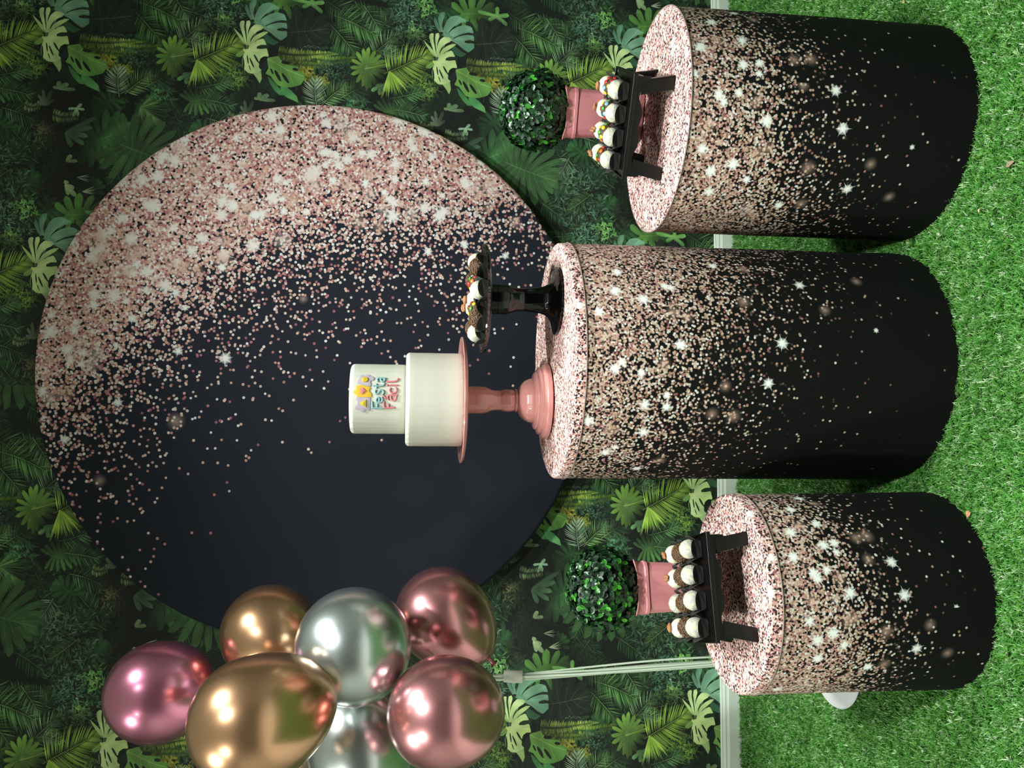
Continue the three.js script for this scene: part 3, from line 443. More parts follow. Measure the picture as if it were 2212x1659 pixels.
// ------------------------------------------------------------------ cake
{
  const y0 = TC.h + 0.1808, t = thing('cake', 'white two-tier fondant cake with coloured raised lettering on the upper tier', 'cake', [0.0906, y0, 0.7831]);
  const tier = (r, h, y, e) => { const a = [[0, y], [r - 0.004, y], [r - 0.001, y + 0.0015], [r, y + 0.005]]; for (let k = 1; k <= 10; k++) a.push([r + 0.0001 * Math.sin(k * 1.3), y + 0.005 + (h - e - 0.005) * k / 10]); for (let k = 1; k <= 8; k++) { const q = k / 8 * Math.PI / 2; a.push([r - e + e * Math.cos(q), y + h - e + e * Math.sin(q)]); } a.push([r * 0.5, y + h + 0.0006], [0, y + h + 0.0004]); return lathe(a, 128, 0.9); };
  part('lower_tier', tier(0.0965, 0.1165, 0, 0.008), M.icing, t);
  const R = 0.0714, Yt = 0.2275; part('upper_tier', tier(R, 0.1115, 0.1162, 0.0085), M.icing, t);
  // lettering: strokes given on the unrolled surface in tenths of a millimetre (down, left), then bent round the tier
  const L = (x, y) => [(823 - y) / 9900, Yt - (x - 150) / 9700];
  const bend = (s, yy, d) => V(Math.sin(s / R) * (R + d), yy, Math.cos(s / R) * (R + d));
  const letter = (strokes, mat) => {
    const gs = [];
    for (const st of strokes) {
      const pts = st.map(([x, y]) => { const [s, h] = L(x, y); return bend(s, h, 0.0012); });
      if (pts.length === 1) { gs.push(new THREE.SphereGeometry(0.0022, 12, 8).translate(pts[0].x, pts[0].y, pts[0].z)); continue; }
      const n = Math.max(6, pts.length * 5), tube = new THREE.TubeGeometry(new THREE.CatmullRomCurve3(pts), n, 0.0019, 8); gs.push(tube);
      for (const e of [pts[0], pts[pts.length - 1]]) gs.push(new THREE.SphereGeometry(0.0019, 10, 8).translate(e.x, e.y, e.z));
    }
    part('letter', mergeGeometries(gs), mat, t);
  };
  letter([[[598, 1030], [700, 1032], [805, 1038]], [[603, 1030], [598, 978], [592, 922]], [[684, 1030], [690, 962]]], M.teal);
  letter([[[726, 918], [722, 835], [690, 838], [668, 868], [678, 910], [728, 926], [775, 908], [788, 870], [776, 828]]], M.teal);
  letter([[[655, 690], [644, 722], [662, 756], [700, 750], [725, 715], [762, 682], [798, 702], [806, 740], [786, 772]]], M.teal);
  letter([[[615, 602], [690, 604], [762, 600], [802, 585], [818, 552]], [[668, 642], [665, 568]]], M.teal);
  letter([[[690, 500], [680, 465], [700, 435], [760, 430], [836, 430]], [[742, 436], [755, 490], [790, 512], [822, 485], [816, 440]]], M.teal);
  letter([[[822, 1030], [920, 1030], [1012, 1025]], [[826, 1030], [816, 970], [812, 912]], [[902, 1026], [902, 960]]], M.coral);
  letter([[[895, 862], [880, 828], [896, 792], [970, 786], [1060, 782]], [[940, 792], [950, 850], [988, 886], [1030, 868], [1046, 796]], [[806, 800], [850, 846]]], M.coral);
  letter([[[934, 648], [920, 690], [950, 736], [1000, 742], [1045, 716], [1052, 670], [1036, 638]]], M.coral);
  letter([[[930, 584], [1066, 583]], [[875, 586]]], M.coral);
  letter([[[868, 508], [960, 508], [1020, 502], [1062, 480], [1078, 438]]], M.coral);
  // three puzzle-edged tiles with a circle, a heart and a triangle
  const slab = (pts, depth, lift, curved = true) => {
    const s2 = pts.map(([x, y]) => new THREE.Vector2(...L(x, y))), sh = new THREE.Shape(curved ? new THREE.CatmullRomCurve3(s2.map((v) => V(v.x, v.y, 0)), true, 'catmullrom', 0.12).getPoints(pts.length * 5).map((v) => new THREE.Vector2(v.x, v.y)) : s2);
    let g = new THREE.ExtrudeGeometry(sh, { depth, bevelEnabled: true, bevelSize: 0.0005, bevelThickness: 0.0005, bevelSegments: 2, curveSegments: 6 });
    g = new TessellateModifier(0.004, 7).modify(g.toNonIndexed ? (g.index ? g.toNonIndexed() : g) : g);
    const p = g.attributes.position; for (let i = 0; i < p.count; i++) { const v = bend(p.getX(i), p.getY(i), lift + p.getZ(i)); p.setXYZ(i, v.x, v.y, v.z); }
    g.deleteAttribute('normal'); return toCreasedNormals(g, 0.7);
  };
  const tile = (pts, mat, emblem, em) => { const m = part('puzzle_tile', slab(pts, 0.0015, -0.0004), mat, t); part('emblem', slab(emblem, 0.0015, 0.0014, emblem.length > 3), em, m); };
  const circle = []; for (let k = 0; k < 20; k++) circle.push([443 + 56 * Math.cos(k * 0.31416), 472 + 52 * Math.sin(k * 0.31416)]);
  tile([[385, 350], [430, 364], [468, 370], [478, 352], [500, 346], [524, 356], [532, 376], [572, 386], [622, 428], [612, 462], [592, 484], [564, 484], [548, 500], [546, 530], [562, 562], [556, 600], [538, 618], [470, 600], [390, 574], [305, 546], [336, 464]], M.lilac, circle, M.yolk);
  const heart = []; for (let k = 0; k < 28; k++) { const a = k / 28 * 6.2832, hx = 16 * Math.pow(Math.sin(a), 3), hy = 13 * Math.cos(a) - 5 * Math.cos(2 * a) - 2 * Math.cos(3 * a) - Math.cos(4 * a); heart.push([408 - hy * 3.7, 704 - hx * 3.6]); }
  tile([[285, 608], [350, 600], [400, 590], [470, 612], [550, 636], [554, 656], [536, 674], [530, 700], [544, 728], [572, 756], [576, 790], [570, 822], [480, 822], [390, 822], [310, 816], [294, 782], [266, 768], [244, 740], [248, 708], [270, 694], [294, 690], [290, 650]], M.gold, heart, M.coral);
  tile([[300, 820], [380, 830], [470, 834], [548, 838], [552, 920], [550, 1010], [548, 1084], [500, 1078], [464, 1068], [458, 1100], [432, 1116], [392, 1112], [366, 1096], [356, 1072], [310, 1066], [268, 1056], [276, 1020], [284, 988], [308, 978], [322, 944], [312, 908], [290, 892], [286, 856]], M.lilac, [[352, 946], [476, 880], [476, 1014]], M.yolk);
}

// ------------------------------------------------------------------ footed trays
function trayThing(label, x, z, turn, y0) {
  const t = thing('footed_tray', label, 'tray', [x, y0, z], turn), Lx = 0.0955, Lz = 0.0775, H = 0.078;
  const top = [rbox(2 * Lx, 0.004, 2 * Lz, 0.0015, 0, H - 0.006, 0)];
  part('tray_top', top[0], M.blackPlastic, t);
  const rim = [rbox(2 * Lx, 0.006, 0.003, 0.001, 0, H - 0.003, Lz - 0.0015), rbox(2 * Lx, 0.006, 0.003, 0.001, 0, H - 0.003, -Lz + 0.0015), rbox(0.003, 0.006, 2 * Lz - 0.006, 0.001, Lx - 0.0015, H - 0.003, 0), rbox(0.003, 0.006, 2 * Lz - 0.006, 0.001, -Lx + 0.0015, H - 0.003, 0)];
  part('rim', mergeGeometries(rim), M.blackPlastic, t);
  // scalloped apron: depth below the rim along the length
  const prof = (s) => { const a = Math.abs(s); if (a < 0.04) return 0.0165 + 0.0055 * Math.sin(Math.min(1, a / 0.026) * Math.PI / 2) - (a > 0.026 ? 0.004 * (a - 0.026) / 0.014 : 0); return 0.018 - 0.0055 * Math.sin(Math.PI * Math.min(1, (a - 0.04) / 0.032)) + (a > 0.064 ? 0.012 * Math.min(1, (a - 0.064) / 0.012) : 0); };
  const apronGeo = (half, f) => { const sh = new THREE.Shape(); sh.moveTo(-half, 0); for (let k = 0; k <= 60; k++) { const s = -half + 2 * half * k / 60; sh.lineTo(s, -f(s)); } sh.lineTo(half, 0); return new THREE.ExtrudeGeometry(sh, { depth: 0.0018, bevelEnabled: true, bevelSize: 0.0004, bevelThickness: 0.0004, bevelSegments: 1 }).translate(0, H - 0.004, -0.0009); };
  for (const s of [1, -1]) part('apron', apronGeo(0.0905, prof).translate(0, 0, s * (Lz - 0.009)), M.blackPlastic, t);
  for (const s of [1, -1]) part('apron', apronGeo(0.066, (q) => 0.016 - 0.004 * Math.cos(q * 70)).rotateY(Math.PI / 2).translate(s * (Lx - 0.006), 0, 0), M.blackPlastic, t);
  for (const sx of [1, -1]) for (const sz of [1, -1]) {
    const g = new THREE.BoxGeometry(0.024, H - 0.02, 0.004, 4, 6, 1), p = g.attributes.position, g2 = new THREE.BoxGeometry(0.004, H - 0.02, 0.016, 1, 6, 2), p2 = g2.attributes.position;
    for (const [P, ox, oz] of [[p, 0.0705, Lz - 0.009], [p2, 0.0825, Lz - 0.017]]) for (let i = 0; i < P.count; i++) {
      const yy = P.getY(i) + (H - 0.02) / 2, q = 1 - yy / (H - 0.02); P.setXYZ(i, (ox + P.getX(i) * (1 - 0.08 * q) + 0.0115 * q) * sx, yy + 0.0005, (oz + P.getZ(i) + 0.003 * q) * (sz > 0 ? 1 : -0.86));
    }
    if (sx * sz < 0) for (const G of [g, g2]) { const a = G.index.array; for (let i = 0; i < a.length; i += 3) { const k = a[i]; a[i] = a[i + 1]; a[i + 1] = k; } }
    const m = mergeGeometries([g, g2]); m.computeVertexNormals(); part('leg', toCreasedNormals(m, 0.5), M.blackPlastic, t);
  }
  return t;
}
const trayR = trayThing('black footed plastic tray with scalloped apron holding candy-studded and white sweets', 0.625, 0.976, -0.516, TR.h);
const trayL = trayThing('black footed plastic tray with scalloped apron holding chocolate-sprinkled and white sweets', -0.265, 1.0135, 0.23, TL.h);

// ------------------------------------------------------------------ sweets and their paper cups
const BR = 0.0178;
function bumpySphere(R, amp, f, seed, w = 44, h = 30) {
  const g = mergeVertices(new THREE.SphereGeometry(R, w, h)), p = g.attributes.position;
  for (let i = 0; i < p.count; i++) { const v = V(p.getX(i), p.getY(i), p.getZ(i)).normalize(), d = R * (1 + amp * noise.noise(v.x * f + seed, v.y * f, v.z * f) + amp * 0.6 * noise.noise(v.x * f * 2.3, v.y * f * 2.3 + seed, v.z * f * 2.3)); p.setXYZ(i, v.x * d, v.y * d, v.z * d); }
  g.computeVertexNormals(); return g;
}
const sugarTex = noiseTex(256, (() => { const r = rng(4); return (x, y) => { const patch = noise.noise(x * 0.022, y * 0.03, 9), k = r(); const b = patch > 0.05 ? [218, 213, 180] : [204, 204, 198]; const d = k < (patch > 0.05 ? 0.1 : 0.34) ? 0.6 : k < 0.6 ? 0.9 : 1; return b.map((v) => v * d); }; })()); sugarTex.colorSpace = THREE.SRGBColorSpace;
const sugarMat = std({ map: sugarTex, roughness: 0.7 }), paleMat = std({ color: 0xd6d2be, roughness: 0.75 });
function sprinkles(R, n, seed) {
  const r = rng(seed), gs = [], q = new THREE.Quaternion(), m = new THREE.Matrix4();
  for (let k = 0; k < n; k++) {
    const y = 1 - 2 * (k + 0.5) / n, a = k * 2.39996 + r() * 0.6, s = Math.sqrt(1 - y * y), N = V(Math.cos(a) * s, y, Math.sin(a) * s), T = V(r() - 0.5, r() - 0.5, r() - 0.5).cross(N).normalize();
    q.setFromUnitVectors(V(0, 1, 0), T); const c = new THREE.CapsuleGeometry(0.0008, 0.0034 + 0.0018 * r(), 2, 5); c.applyMatrix4(m.compose(N.multiplyScalar(R + 0.0003 + 0.0006 * r()), q, V(1, 1, 1))); gs.push(c);
  }
  return mergeGeometries(gs);
}
const ballGeo = [bumpySphere(BR, 0.045, 9, 1), bumpySphere(BR, 0.045, 9, 17), bumpySphere(BR, 0.045, 9, 31)], innerGeo = bumpySphere(BR * 0.96, 0.03, 6, 3), sprGeo = [sprinkles(BR * 0.975, 230, 1), sprinkles(BR * 0.975, 230, 2)];
const lentil = new THREE.SphereGeometry(0.0044, 16, 10).scale(1, 0.5, 1);
const CONF = [0xc23424, 0xd2b82c, 0x448f32, 0x7aa6c2, 0xd06c24, 0xb82c26, 0xd4c23e].map((c) => phy({ color: c, roughness: 0.3, clearcoat: 0.5 }));
function pecanGeo() { // half nut: two ridged lobes with a groove between
  const gs = [];
  for (const s of [-1, 1]) { const g = mergeVertices(new THREE.SphereGeometry(1, 24, 16)), p = g.attributes.position; for (let i = 0; i < p.count; i++) { let x = p.getX(i), y = p.getY(i), z = p.getZ(i); const rib = 1 + 0.1 * Math.sin(z * 11 + x * 3); p.setXYZ(i, (x * 0.0031 * rib + s * 0.0027) * (1 - 0.18 * z * z), y * 0.0034 * rib * (1 - 0.1 * z * z), z * 0.0082); } g.computeVertexNormals(); gs.push(g); }
  gs.push(new THREE.SphereGeometry(1, 14, 10).scale(0.003, 0.0018, 0.0078)); gs.forEach((g) => { g.deleteAttribute('uv'); });
  return mergeGeometries(gs.map((g) => (g.index ? g.toNonIndexed() : g)));
}
const nutGeo = pecanGeo().scale(1.15, 1.1, 1.1);
function cupProto() {
  const o = new THREE.Group();
  const base = part('cup_base', rbox(0.026, 0.0012, 0.026, 0.0004, 0, 0.0008, 0), M.cup, o);
  for (let k = 0; k < 4; k++) {
    const sh = new THREE.Shape(); sh.moveTo(-0.0125, 0); sh.bezierCurveTo(-0.021, 0.008, -0.0185, 0.0245, 0, 0.0245); sh.bezierCurveTo(0.0185, 0.0245, 0.021, 0.008, 0.0125, 0); sh.closePath();
    const g = new THREE.ExtrudeGeometry(sh, { depth: 0.0004, bevelEnabled: false, curveSegments: 14 }), p = g.attributes.position;
    for (let i = 0; i < p.count; i++) { const x = p.getX(i), y = p.getY(i); p.setZ(i, p.getZ(i) - 9 * x * x + 7 * y * y); } // cupped sideways, flaring outwards
    g.computeVertexNormals(); part('petal', g.rotateX(0.19).translate(0, 0.0008, 0.0165).rotateY(k * Math.PI / 2), M.cup, o);
  }
  scene.remove(o); return o;
}
const cup0 = cupProto(); let cupFirst = true;
function makeCup(pos, turn, label, group) {
  const c = cup0.clone(); c.name = numbered('candy_cup'); c.traverse((o) => { if (o !== c && !cupFirst) o.name = numbered(o.name.replace(/_\d{3}$/, '')); }); cupFirst = false;
  c.position.set(...pos); c.rotation.y = turn; scene.add(c); return tag(c, label, 'paper cup', group);
}
let candyN = 0;
function makeCandy(kind, pos, turn, label, group) {
  const n = candyN++, r = rng(900 + n), names = { sugar: 'sugared_sweet', chocolate: 'chocolate_sprinkle_sweet', confetti: 'candy_coated_sweet', nut: 'nut_topped_sweet', pale: 'sugared_sweet' };
  const t = thing(names[kind], label, 'sweet', pos, turn, group), spin = new THREE.Euler(r() * 6, r() * 6, r() * 6);
  if (kind === 'sugar' || kind === 'pale') { part('sugared_ball', ballGeo[n % 3], sugarMat, t).rotation.copy(spin); }
  if (kind === 'nut') { part('ball', ballGeo[n % 3], paleMat, t).rotation.copy(spin); const m = part('pecan', nutGeo, M.pecan, t); m.position.set(-0.001, BR + 0.0022, 0.002); m.rotation.set((r() - 0.5) * 0.7 + 0.25, 1.57 + (r() - 0.5) * 1.2, (r() - 0.5) * 0.4); }
  if (kind === 'chocolate') { part('ball', innerGeo, M.chocolate, t).rotation.copy(spin); part('sprinkles', sprGeo[n % 2], M.sprinkle, t, 'stuff').rotation.copy(spin); }
  if (kind === 'confetti') {
    part('ball', innerGeo, M.chocolate, t);
    const K = 22; for (let k = 0; k < K; k++) { const y = 1 - 1.62 * (k + 0.5) / K, a = k * 2.39996 + n, s = Math.sqrt(1 - y * y), N = V(Math.cos(a) * s, y, Math.sin(a) * s), m = part('candy_button', lentil, CONF[Math.floor(r() * CONF.length)], t); m.position.copy(N).multiplyScalar(BR * 0.985); m.quaternion.setFromUnitVectors(V(0, 1, 0), N.clone().add(V((r() - 0.5) * 0.4, (r() - 0.5) * 0.4, (r() - 0.5) * 0.4)).normalize()); }
  }
  return t;
}
const ORD = ['lowest', 'second from the bottom', 'second from the top', 'topmost'];
function fillTray(t, rows, cols, x0, which, group) {
  const rowName = ['front row', 'middle row', 'back row'];
  const word = { sugar: 'white sugar-coated sweet', chocolate: 'brown chocolate-sprinkle sweet', confetti: 'sweet covered in colourful candy buttons', nut: 'white sweet topped with a pecan', pale: 'white sweet without a nut' };
  rows.forEach((row, j) => row.forEach((kind, i) => {
    const r = rng(i * 7 + j * 31 + (which === 'upper' ? 3 : 400)), lx = x0 + (i - 1.5) * cols + (r() - 0.5) * 0.003, lz = 0.024 - 0.0435 * j + (r() - 0.5) * 0.003, p = V(lx, 0.0742, lz).applyEuler(t.rotation).add(t.position), a = t.rotation.y + (r() - 0.5) * 0.25;
    makeCup([p.x, p.y, p.z], a, `black paper cup, ${ORD[i]} in the ${rowName[j]}, ${which} tray`, group + ' cups');
    makeCandy(kind, [p.x, p.y + 0.0016 + BR, p.z], r() * 6, `${word[kind]}, ${ORD[i]} in the ${rowName[j]}, ${which} tray`, group);
  }));
}
fillTray(trayR, [['sugar', 'sugar', 'sugar', 'sugar'], ['confetti', 'confetti', 'confetti', 'confetti'], ['nut', 'nut', 'nut', 'nut']], 0.0437, -0.004, 'upper', 'sweets on the upper tray');
fillTray(trayL, [['sugar', 'sugar', 'sugar', 'sugar'], ['chocolate', 'chocolate', 'chocolate', 'chocolate'], ['nut', 'pale', 'nut', 'nut']], 0.0455, 0, 'lower', 'sweets on the lower tray');
{
  const y = TC.h + 0.143, X = 0.2844, Z = 0.8968;
  const list = [[0.004, 0.07, 'sugar', 'white sugar-coated sweet at the middle of the front of the black stand plate'], [0.052, 0.05, 'chocolate', 'brown chocolate-sprinkle sweet at the front of the black stand plate, upper one'], [-0.047, 0.052, 'chocolate', 'brown chocolate-sprinkle sweet at the front of the black stand plate, lower one'], [0.071, 0.006, 'sugar', 'white sugar-coated sweet at the top end of the black stand plate'], [-0.07, 0.012, 'sugar', 'white sugar-coated sweet at the bottom end of the black stand plate'], [0.026, 0.018, 'confetti', 'sweet covered in candy buttons on the black stand, upper of the two'], [-0.025, 0.016, 'confetti', 'sweet covered in candy buttons on the black stand, lower of the two'], [0.045, -0.045, 'chocolate', 'brown sweet at the back of the black stand plate, upper one'], [-0.053, -0.042, 'chocolate', 'brown sweet at the back of the black stand plate, lower one'], [0.003, -0.03, 'nut', 'pecan-topped white sweet in the centre of the black stand plate'], [-0.006, -0.074, 'nut', 'pecan-topped white sweet at the back of the black stand plate']];
  for (const [dx, dz, kind, label] of list) {
    const a = Math.atan2(dx, dz), p = [X + dx, y, Z + dz];
    makeCup(p, a, 'black paper cup under the ' + label.replace('black stand plate', 'stand plate').replace('sugar-coated ', '').replace('chocolate-sprinkle ', '').replace('covered in candy buttons', 'with buttons').replace('the middle of the front of', 'the front of').replace(' plate', ''), 'cups on the black stand');
    makeCandy(kind, [p[0], y + 0.0016 + BR * 0.985, p[2]], a * 2, label, 'sweets on the black stand');
  }
}

// ------------------------------------------------------------------ topiary balls in pink pots
const POTS = [];
function planter(pos, turn, labelPot, labelBall, seed, Rb) {
  const t = thing('planter', labelPot, 'planter', pos, turn), H = 0.163, N = 96;
  const ring = (r0, y, sq, flute) => { const a = []; for (let k = 0; k <= N; k++) { const th = k / N * 6.28319, c = Math.cos(th), s = Math.sin(th), q = Math.pow(Math.pow(Math.abs(c), sq) + Math.pow(Math.abs(s), sq), -1 / sq); a.push([r0 * q * c * (1 + flute * Math.cos(th * 12)), y, r0 * q * s * (1 + flute * Math.cos(th * 12))]); } return a; };
  const skin = (rings) => { const p = [], idx = []; rings.forEach((r) => r.forEach((v) => p.push(...v))); const w = N + 1; for (let j = 0; j < rings.length - 1; j++) for (let k = 0; k < N; k++) { const a = j * w + k; idx.push(a, a + w, a + 1, a + 1, a + w, a + w + 1); } const g = new THREE.BufferGeometry(); g.setAttribute('position', new THREE.Float32BufferAttribute(p, 3)); g.setIndex(idx); g.setAttribute('uv', new THREE.Float32BufferAttribute(p.flatMap((v, i) => (i % 3 ? [] : [Math.atan2(p[i + 2], p[i]), p[i + 1] * 8])), 2)); return toCreasedNormals(g, 0.55); };
  const closed = (r0, y, sq, f) => [ring(0.0001, y, sq, 0), ring(r0, y, sq, f)];
  part('foot', skin([...closed(0.05, 0.0005, 5, 0), ring(0.0512, 0.002, 5, 0), ring(0.0512, 0.011, 5, 0), ring(0.0485, 0.0145, 5, 0.004)]), M.pinkPot, t);
  part('body', skin([ring(0.0485, 0.0142, 5, 0.006), ring(0.047, 0.03, 5, 0.012), ring(0.0468, 0.08, 5, 0.014), ring(0.0488, 0.125, 5, 0.012), ring(0.0492, H - 0.026, 5, 0.008), ring(0.0462, H - 0.026, 5, 0.004), ring(0.0458, 0.03, 5, 0), ring(0.0001, 0.03, 5, 0)]), M.pinkPot, t);
  // moulded collar, its wavy lip flaring out to a point at each corner
  const lip = (r0, y, wave, tip) => ring(r0, y, 6, 0).map(([x, yy, z]) => { const th = Math.atan2(z, x), c = Math.pow(Math.abs(Math.sin(2 * th)), 12), k = 1 + tip * c; return [x * k, yy + wave * Math.cos(8 * th) * (1 - c) + 0.005 * c * (tip > 0 ? 1 : 0), z * k]; });
  part('rim', skin([ring(0.0485, H - 0.0245, 6, 0.004), ring(0.0512, H - 0.0235, 6, 0.008), ring(0.0514, H - 0.0185, 6, 0.008), ring(0.0498, H - 0.016, 6, 0), ring(0.0502, H - 0.007, 6, 0), lip(0.0512, H - 0.004, 0.0003, 0.02), lip(0.053, H - 0.001, 0.0006, 0.075), lip(0.0522, H + 0.0002, 0.0006, 0.07), lip(0.0492, H - 0.006, 0, 0), ring(0.047, H - 0.022, 6, 0)]), M.pinkPot, t);
  // boxwood ball
  const cy = H + 0.054, b = thing('topiary_ball', labelBall, 'plant', [pos[0], pos[1] + cy, pos[2]]), r = rng(seed);
  const low = -0.05;
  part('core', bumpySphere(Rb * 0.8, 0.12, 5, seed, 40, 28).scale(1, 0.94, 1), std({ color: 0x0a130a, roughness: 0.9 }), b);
  part('stem', new THREE.CylinderGeometry(0.008, 0.008, 0.09, 10).translate(0, -0.085, 0), std({ color: 0x1a2416, roughness: 0.9 }), b);
  const leafGeo = (() => { const n = 5, p = [], idx = []; for (let i = 0; i <= n; i++) { const q = i / n, w = 0.0042 * Math.pow(Math.sin(Math.PI * Math.min(0.94, 0.04 + 0.92 * Math.pow(q, 1.25))), 0.7), y = 0.0112 * q, z = -0.0022 * q * q; p.push(-w, y, z + 0.0011, 0, y, z, w, y, z + 0.0011); if (i) { const a = 3 * (i - 1); idx.push(a, a + 1, a + 3, a + 1, a + 4, a + 3, a + 1, a + 2, a + 4, a + 2, a + 5, a + 4); } } const g = new THREE.BufferGeometry(); g.setAttribute('position', new THREE.Float32BufferAttribute(p, 3)); g.setIndex(idx); g.computeVertexNormals(); return g; })();
  const LM = [0x0f2a18, 0x163a20, 0x1c4a22, 0x245c1e, 0x3f9426, 0x2f7a22].map((c) => phy({ color: c, roughness: 0.4, clearcoat: 0.25, clearcoatRoughness: 0.2, side: THREE.DoubleSide }));
  const leaves = [], toCam = V(0 - pos[0], 1.0288 - pos[1] - cy, 2.4974 - pos[2]).normalize(), m4 = new THREE.Matrix4();
  for (let k = 0; k < 720; k++) { // sprigs of two to four leaves
    const y = 1 - 2 * (k + 0.5) / 720, a = k * 2.39996 + r() * 0.5, s = Math.sqrt(Math.max(0, 1 - y * y)), N = V(Math.cos(a) * s, y, Math.sin(a) * s), rad = Rb * (0.8 + 0.13 * r()), P = N.clone().multiplyScalar(rad); P.y *= 0.94;
    if (P.y < low) continue; const bright = r(), cnt = 2 + Math.floor(r() * 2.4), spin = r() * 6.28;
    for (let j = 0; j < cnt; j++) {
      const T = V(1, 0.2, 0.3).cross(N).normalize().applyAxisAngle(N, spin + j * 6.283 / cnt + (r() - 0.5)), up = N.clone().multiplyScalar(0.12 + 0.55 * r()).addScaledVector(T, 0.75).normalize();
      const Zx = N.clone().addScaledVector(up, -N.dot(up)).normalize(), Xx = up.clone().cross(Zx), sc = 0.8 + 0.45 * r();
      m4.makeBasis(Xx, up, Zx).scale(V(sc, sc, sc)).setPosition(P.clone().addScaledVector(N, -0.002)); const mi = bright < 0.1 || r() < 0.05 ? 4 + Math.floor(r() * 2) : Math.floor(r() * r() * 4.4) % 4;
      leaves.push({ m: m4.clone(), mi, f: N.dot(toCam) + 0.25 * r() });
    }
  }
  leaves.sort((p, q) => q.f - p.f);
  leaves.slice(0, 300).forEach((l) => { const m = part('leaf', leafGeo, LM[l.mi], b); m.applyMatrix4(l.m); });
  const rest = LM.map((_, i) => leaves.slice(300).filter((l) => l.mi === i).map((l) => leafGeo.clone().applyMatrix4(l.m)));
  const all = [], cols = []; rest.forEach((gs, i) => gs.forEach((g) => { const c = LM[i].color, n = g.attributes.position.count, ca = new Float32Array(n * 3); for (let k = 0; k < n; k++) { ca[3 * k] = c.r; ca[3 * k + 1] = c.g; ca[3 * k + 2] = c.b; } g.setAttribute('color', new THREE.BufferAttribute(ca, 3)); all.push(g); }));
  part('foliage', mergeGeometries(all), phy({ color: 0xffffff, vertexColors: true, roughness: 0.32, clearcoat: 0.25, clearcoatRoughness: 0.2, side: THREE.DoubleSide }), b, 'stuff');
}
planter([0.697, TR.h, 0.835], -0.42, 'pink ribbed square planter with flared lip, behind the upper tray', 'dark green clipped boxwood ball in the pink planter behind the upper tray', 51, 0.089);
planter([-0.286, TL.h, 0.872], 0.2, 'pink ribbed square planter with flared lip, behind the lower tray', 'dark green clipped boxwood ball in the pink planter behind the lower tray', 61, 0.088);

// ------------------------------------------------------------------ balloon stand and balloons
{
  const t = thing('balloon_stand', 'pale plastic rods on a round white foot carrying the balloon bunch', 'balloon stand', [-0.5, 0, 0.61]);
  part('foot', lathe([[0, 0.012], [0.112, 0.012], [0.117, 0.014], [0.118, 0.017], [0.116, 0.021], [0.1, 0.027], [0.06, 0.034], [0.03, 0.038], [0.02, 0.042], [0.018, 0.06], [0.014, 0.062], [0, 0.062]], 72, 0.6), M.whitePlastic, t);
  const r = rng(8), ends = [[0.0, 0.6, -0.03], [0.03, 0.42, -0.06], [0.0, 0.36, 0.08], [0.035, 0.24, 0.07], [-0.005, 0.3, 0.0], [-0.01, 0.33, -0.03], [0.005, 0.1, 0.0]];
  ends.forEach(([ex, ey, ez], i) => {
    const a = i * 0.9, b0 = V(Math.cos(a) * 0.008 + 0.0, 0.05, Math.sin(a) * 0.008), sp = i === 6 ? 0.016 : 0.0065, bm = V(-0.012 + sp * Math.cos(a + 1) * (i === 6 ? 1 : 1), 0.42, sp * Math.sin(a + 1)), bt = V(-0.026 + 0.0052 * Math.cos(a), 0.79, 0.0052 * Math.sin(a)), be = V(-0.026 + ex, 0.79 + ey, ez);
    part('rod', new THREE.TubeGeometry(new THREE.CatmullRomCurve3([b0, bm, bt, V((bt.x * 2 + be.x) / 3, (bt.y * 2 + be.y) / 3, (bt.z * 2 + be.z) / 3), be]), 24, 0.0024, 8), M.rod, t);
  });
  // translucent tape wound round the rods, a loose corner sticking out
  const g = new THREE.CylinderGeometry(0.0105, 0.0112, 0.043, 20, 4, true), p = g.attributes.position; for (let i = 0; i < p.count; i++) { const a = Math.atan2(p.getZ(i), p.getX(i)), k = 1 + 0.1 * Math.sin(3 * a + p.getY(i) * 90); p.setXYZ(i, p.getX(i) * k * 1.25, p.getY(i) + 0.002 * Math.sin(a), p.getZ(i) * k); } g.computeVertexNormals();
  M.tape.side = THREE.DoubleSide; part('tape', g.translate(-0.024, 0.785, 0), M.tape, t);
}
function balloonGeo(R, k, p) {
  const pts = []; for (let i = 0; i <= 26; i++) { const a = i / 26 * Math.PI / 2; pts.push([R * Math.sin(a), R * 1.02 * Math.cos(a)]); }
  for (let i = 1; i <= 30; i++) { const a = i / 30 * 1.49, rr = R * Math.pow(Math.cos(a), p), y = -R * k * Math.sin(a); pts.push([Math.max(rr, 0.0055), y]); }
  return new THREE.LatheGeometry(pts.map(([x, y]) => new THREE.Vector2(x, y)), 72);
}
const chrome = (c, rough = 0.27) => phy({ color: c, metalness: 0.92, roughness: rough, clearcoat: 0.5, clearcoatRoughness: 0.08 });
const COL = { rose: chrome(0xdb959a), mauve: chrome(0xec92b4), gold: chrome(0xcfa07c), silver: chrome(0xd2d9da), champagne: chrome(0xcbb59c) };
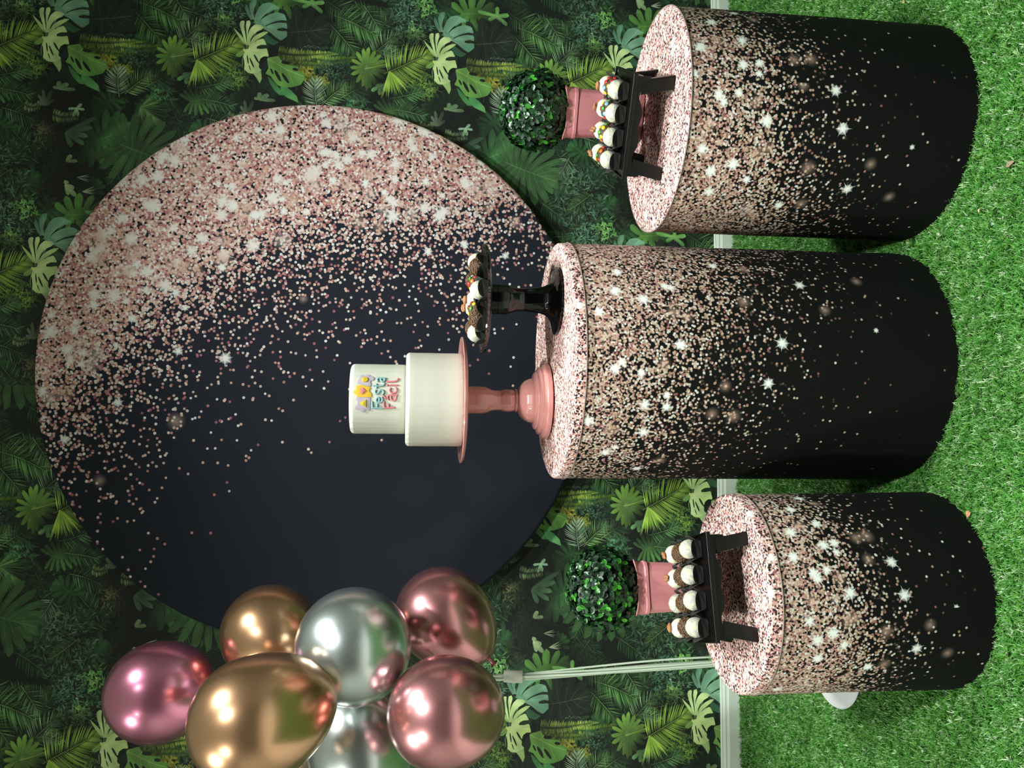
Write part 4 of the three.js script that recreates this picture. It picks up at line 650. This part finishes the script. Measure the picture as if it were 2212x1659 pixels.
for (const [label, mat, c, R, k, pw, dir] of [
  ['glossy rose-pink chrome balloon floating highest, apart from the bunch', COL.mauve, [-0.548, 1.568, 0.56], 0.108, 1.15, 0.95, [-0.1, 1, 0.05]],
  ['gold chrome balloon behind the silver one, against the dark panel', COL.gold, [-0.437, 1.335, 0.52], 0.11, 1.2, 1.0, [0.45, 0.75, -0.45]],
  ['largest gold chrome balloon at the front of the bunch', COL.gold, [-0.508, 1.302, 0.9], 0.115, 1.38, 1.12, [-0.25, 0.9, 0.42]],
  ['round silver chrome balloon in the middle of the bunch', COL.silver, [-0.412, 1.133, 0.76], 0.1165, 1.15, 0.95, [0.5, 0.2, 0.85]],
  ['silver chrome balloon tucked low behind the pink one, cut by the picture edge', COL.silver, [-0.672, 1.117, 0.62], 0.116, 1.3, 1.0, [-0.88, -0.3, 0.1]],
  ['rose chrome balloon with tapering neck against the dark panel', COL.rose, [-0.392, 0.945, 0.57], 0.107, 1.38, 1.2, [0.66, 0.72, -0.1]],
  ['round rose chrome balloon hanging lowest at the front of the bunch', COL.rose, [-0.526, 0.952, 0.84], 0.1085, 1.16, 0.95, [0.08, 0.85, 0.5]],
  ['champagne chrome balloon half hidden behind the largest gold one', COL.champagne, [-0.79, 1.27, 0.45], 0.1, 1.6, 1.15, [-0.85, 0.4, -0.35]],
]) {
  const t = thing('balloon', label, 'balloon', c, 0, 'chrome balloons in the bunch'), d = V(...dir).normalize();
  t.quaternion.setFromUnitVectors(V(0, 1, 0), d);
  part('body', balloonGeo(R, k, pw), mat, t);
  const y = -R * k * 0.995; part('neck', lathe([[0.0055, y + 0.003], [0.0052, y - 0.006], [0.006, y - 0.011], [0.0095, y - 0.015], [0.0105, y - 0.0165], [0.0095, y - 0.0175], [0.0045, y - 0.012], [0.003, y]], 24, 0.8), mat, t);
}

// ------------------------------------------------------------------ dry leaf scraps on the turf
{
  const scrap = (s, w, seed) => { const g = new THREE.PlaneGeometry(w, s, 6, 8), p = g.attributes.position, r = rng(seed); for (let i = 0; i < p.count; i++) { const x = p.getX(i), y = p.getY(i), q = y / s + 0.5, ww = Math.sin(Math.PI * Math.min(0.98, q * 0.9 + 0.06)); p.setXYZ(i, x * ww, y, 0.12 * s * Math.sin(q * 3) + 30 * x * x + 0.0015 * (r() - 0.5)); } g.rotateX(-Math.PI / 2); g.computeVertexNormals(); const g2 = g.clone(); g2.translate(0, -0.0006, 0); const a = g2.index.array; for (let i = 0; i < a.length; i += 3) { const k = a[i]; a[i] = a[i + 1]; a[i + 1] = k; } return mergeGeometries([g, g2]); };
  for (const [x, z, s, w, a, c, label] of [[-0.124, 1.1, 0.015, 0.012, 0.6, 0xb98a64, 'tan scrap of dry leaf on the grass touching the shortest table'], [0.4807, 1.2371, 0.02, 0.009, 0.2, 0x8f7a66, 'grey-brown dry leaf scrap on the grass below the medium-height table'], [0.4229, 1.157, 0.008, 0.005, 1, 0xc9b08a, 'tiny pale leaf crumb on the grass beside the medium-height table'], [0.9257, 0.9548, 0.012, 0.008, 2, 0xb39a6a, 'yellowish leaf scrap on the grass at the top edge']]) {
    const m = part('dry_leaf', scrap(s, w, s * 1e4), std({ color: c, roughness: 0.8, side: THREE.DoubleSide })); m.position.set(x, 0.0125, z); m.rotation.y = a; tag(m, label, 'leaf', null);
  }
}
renderer.render(scene, camera);
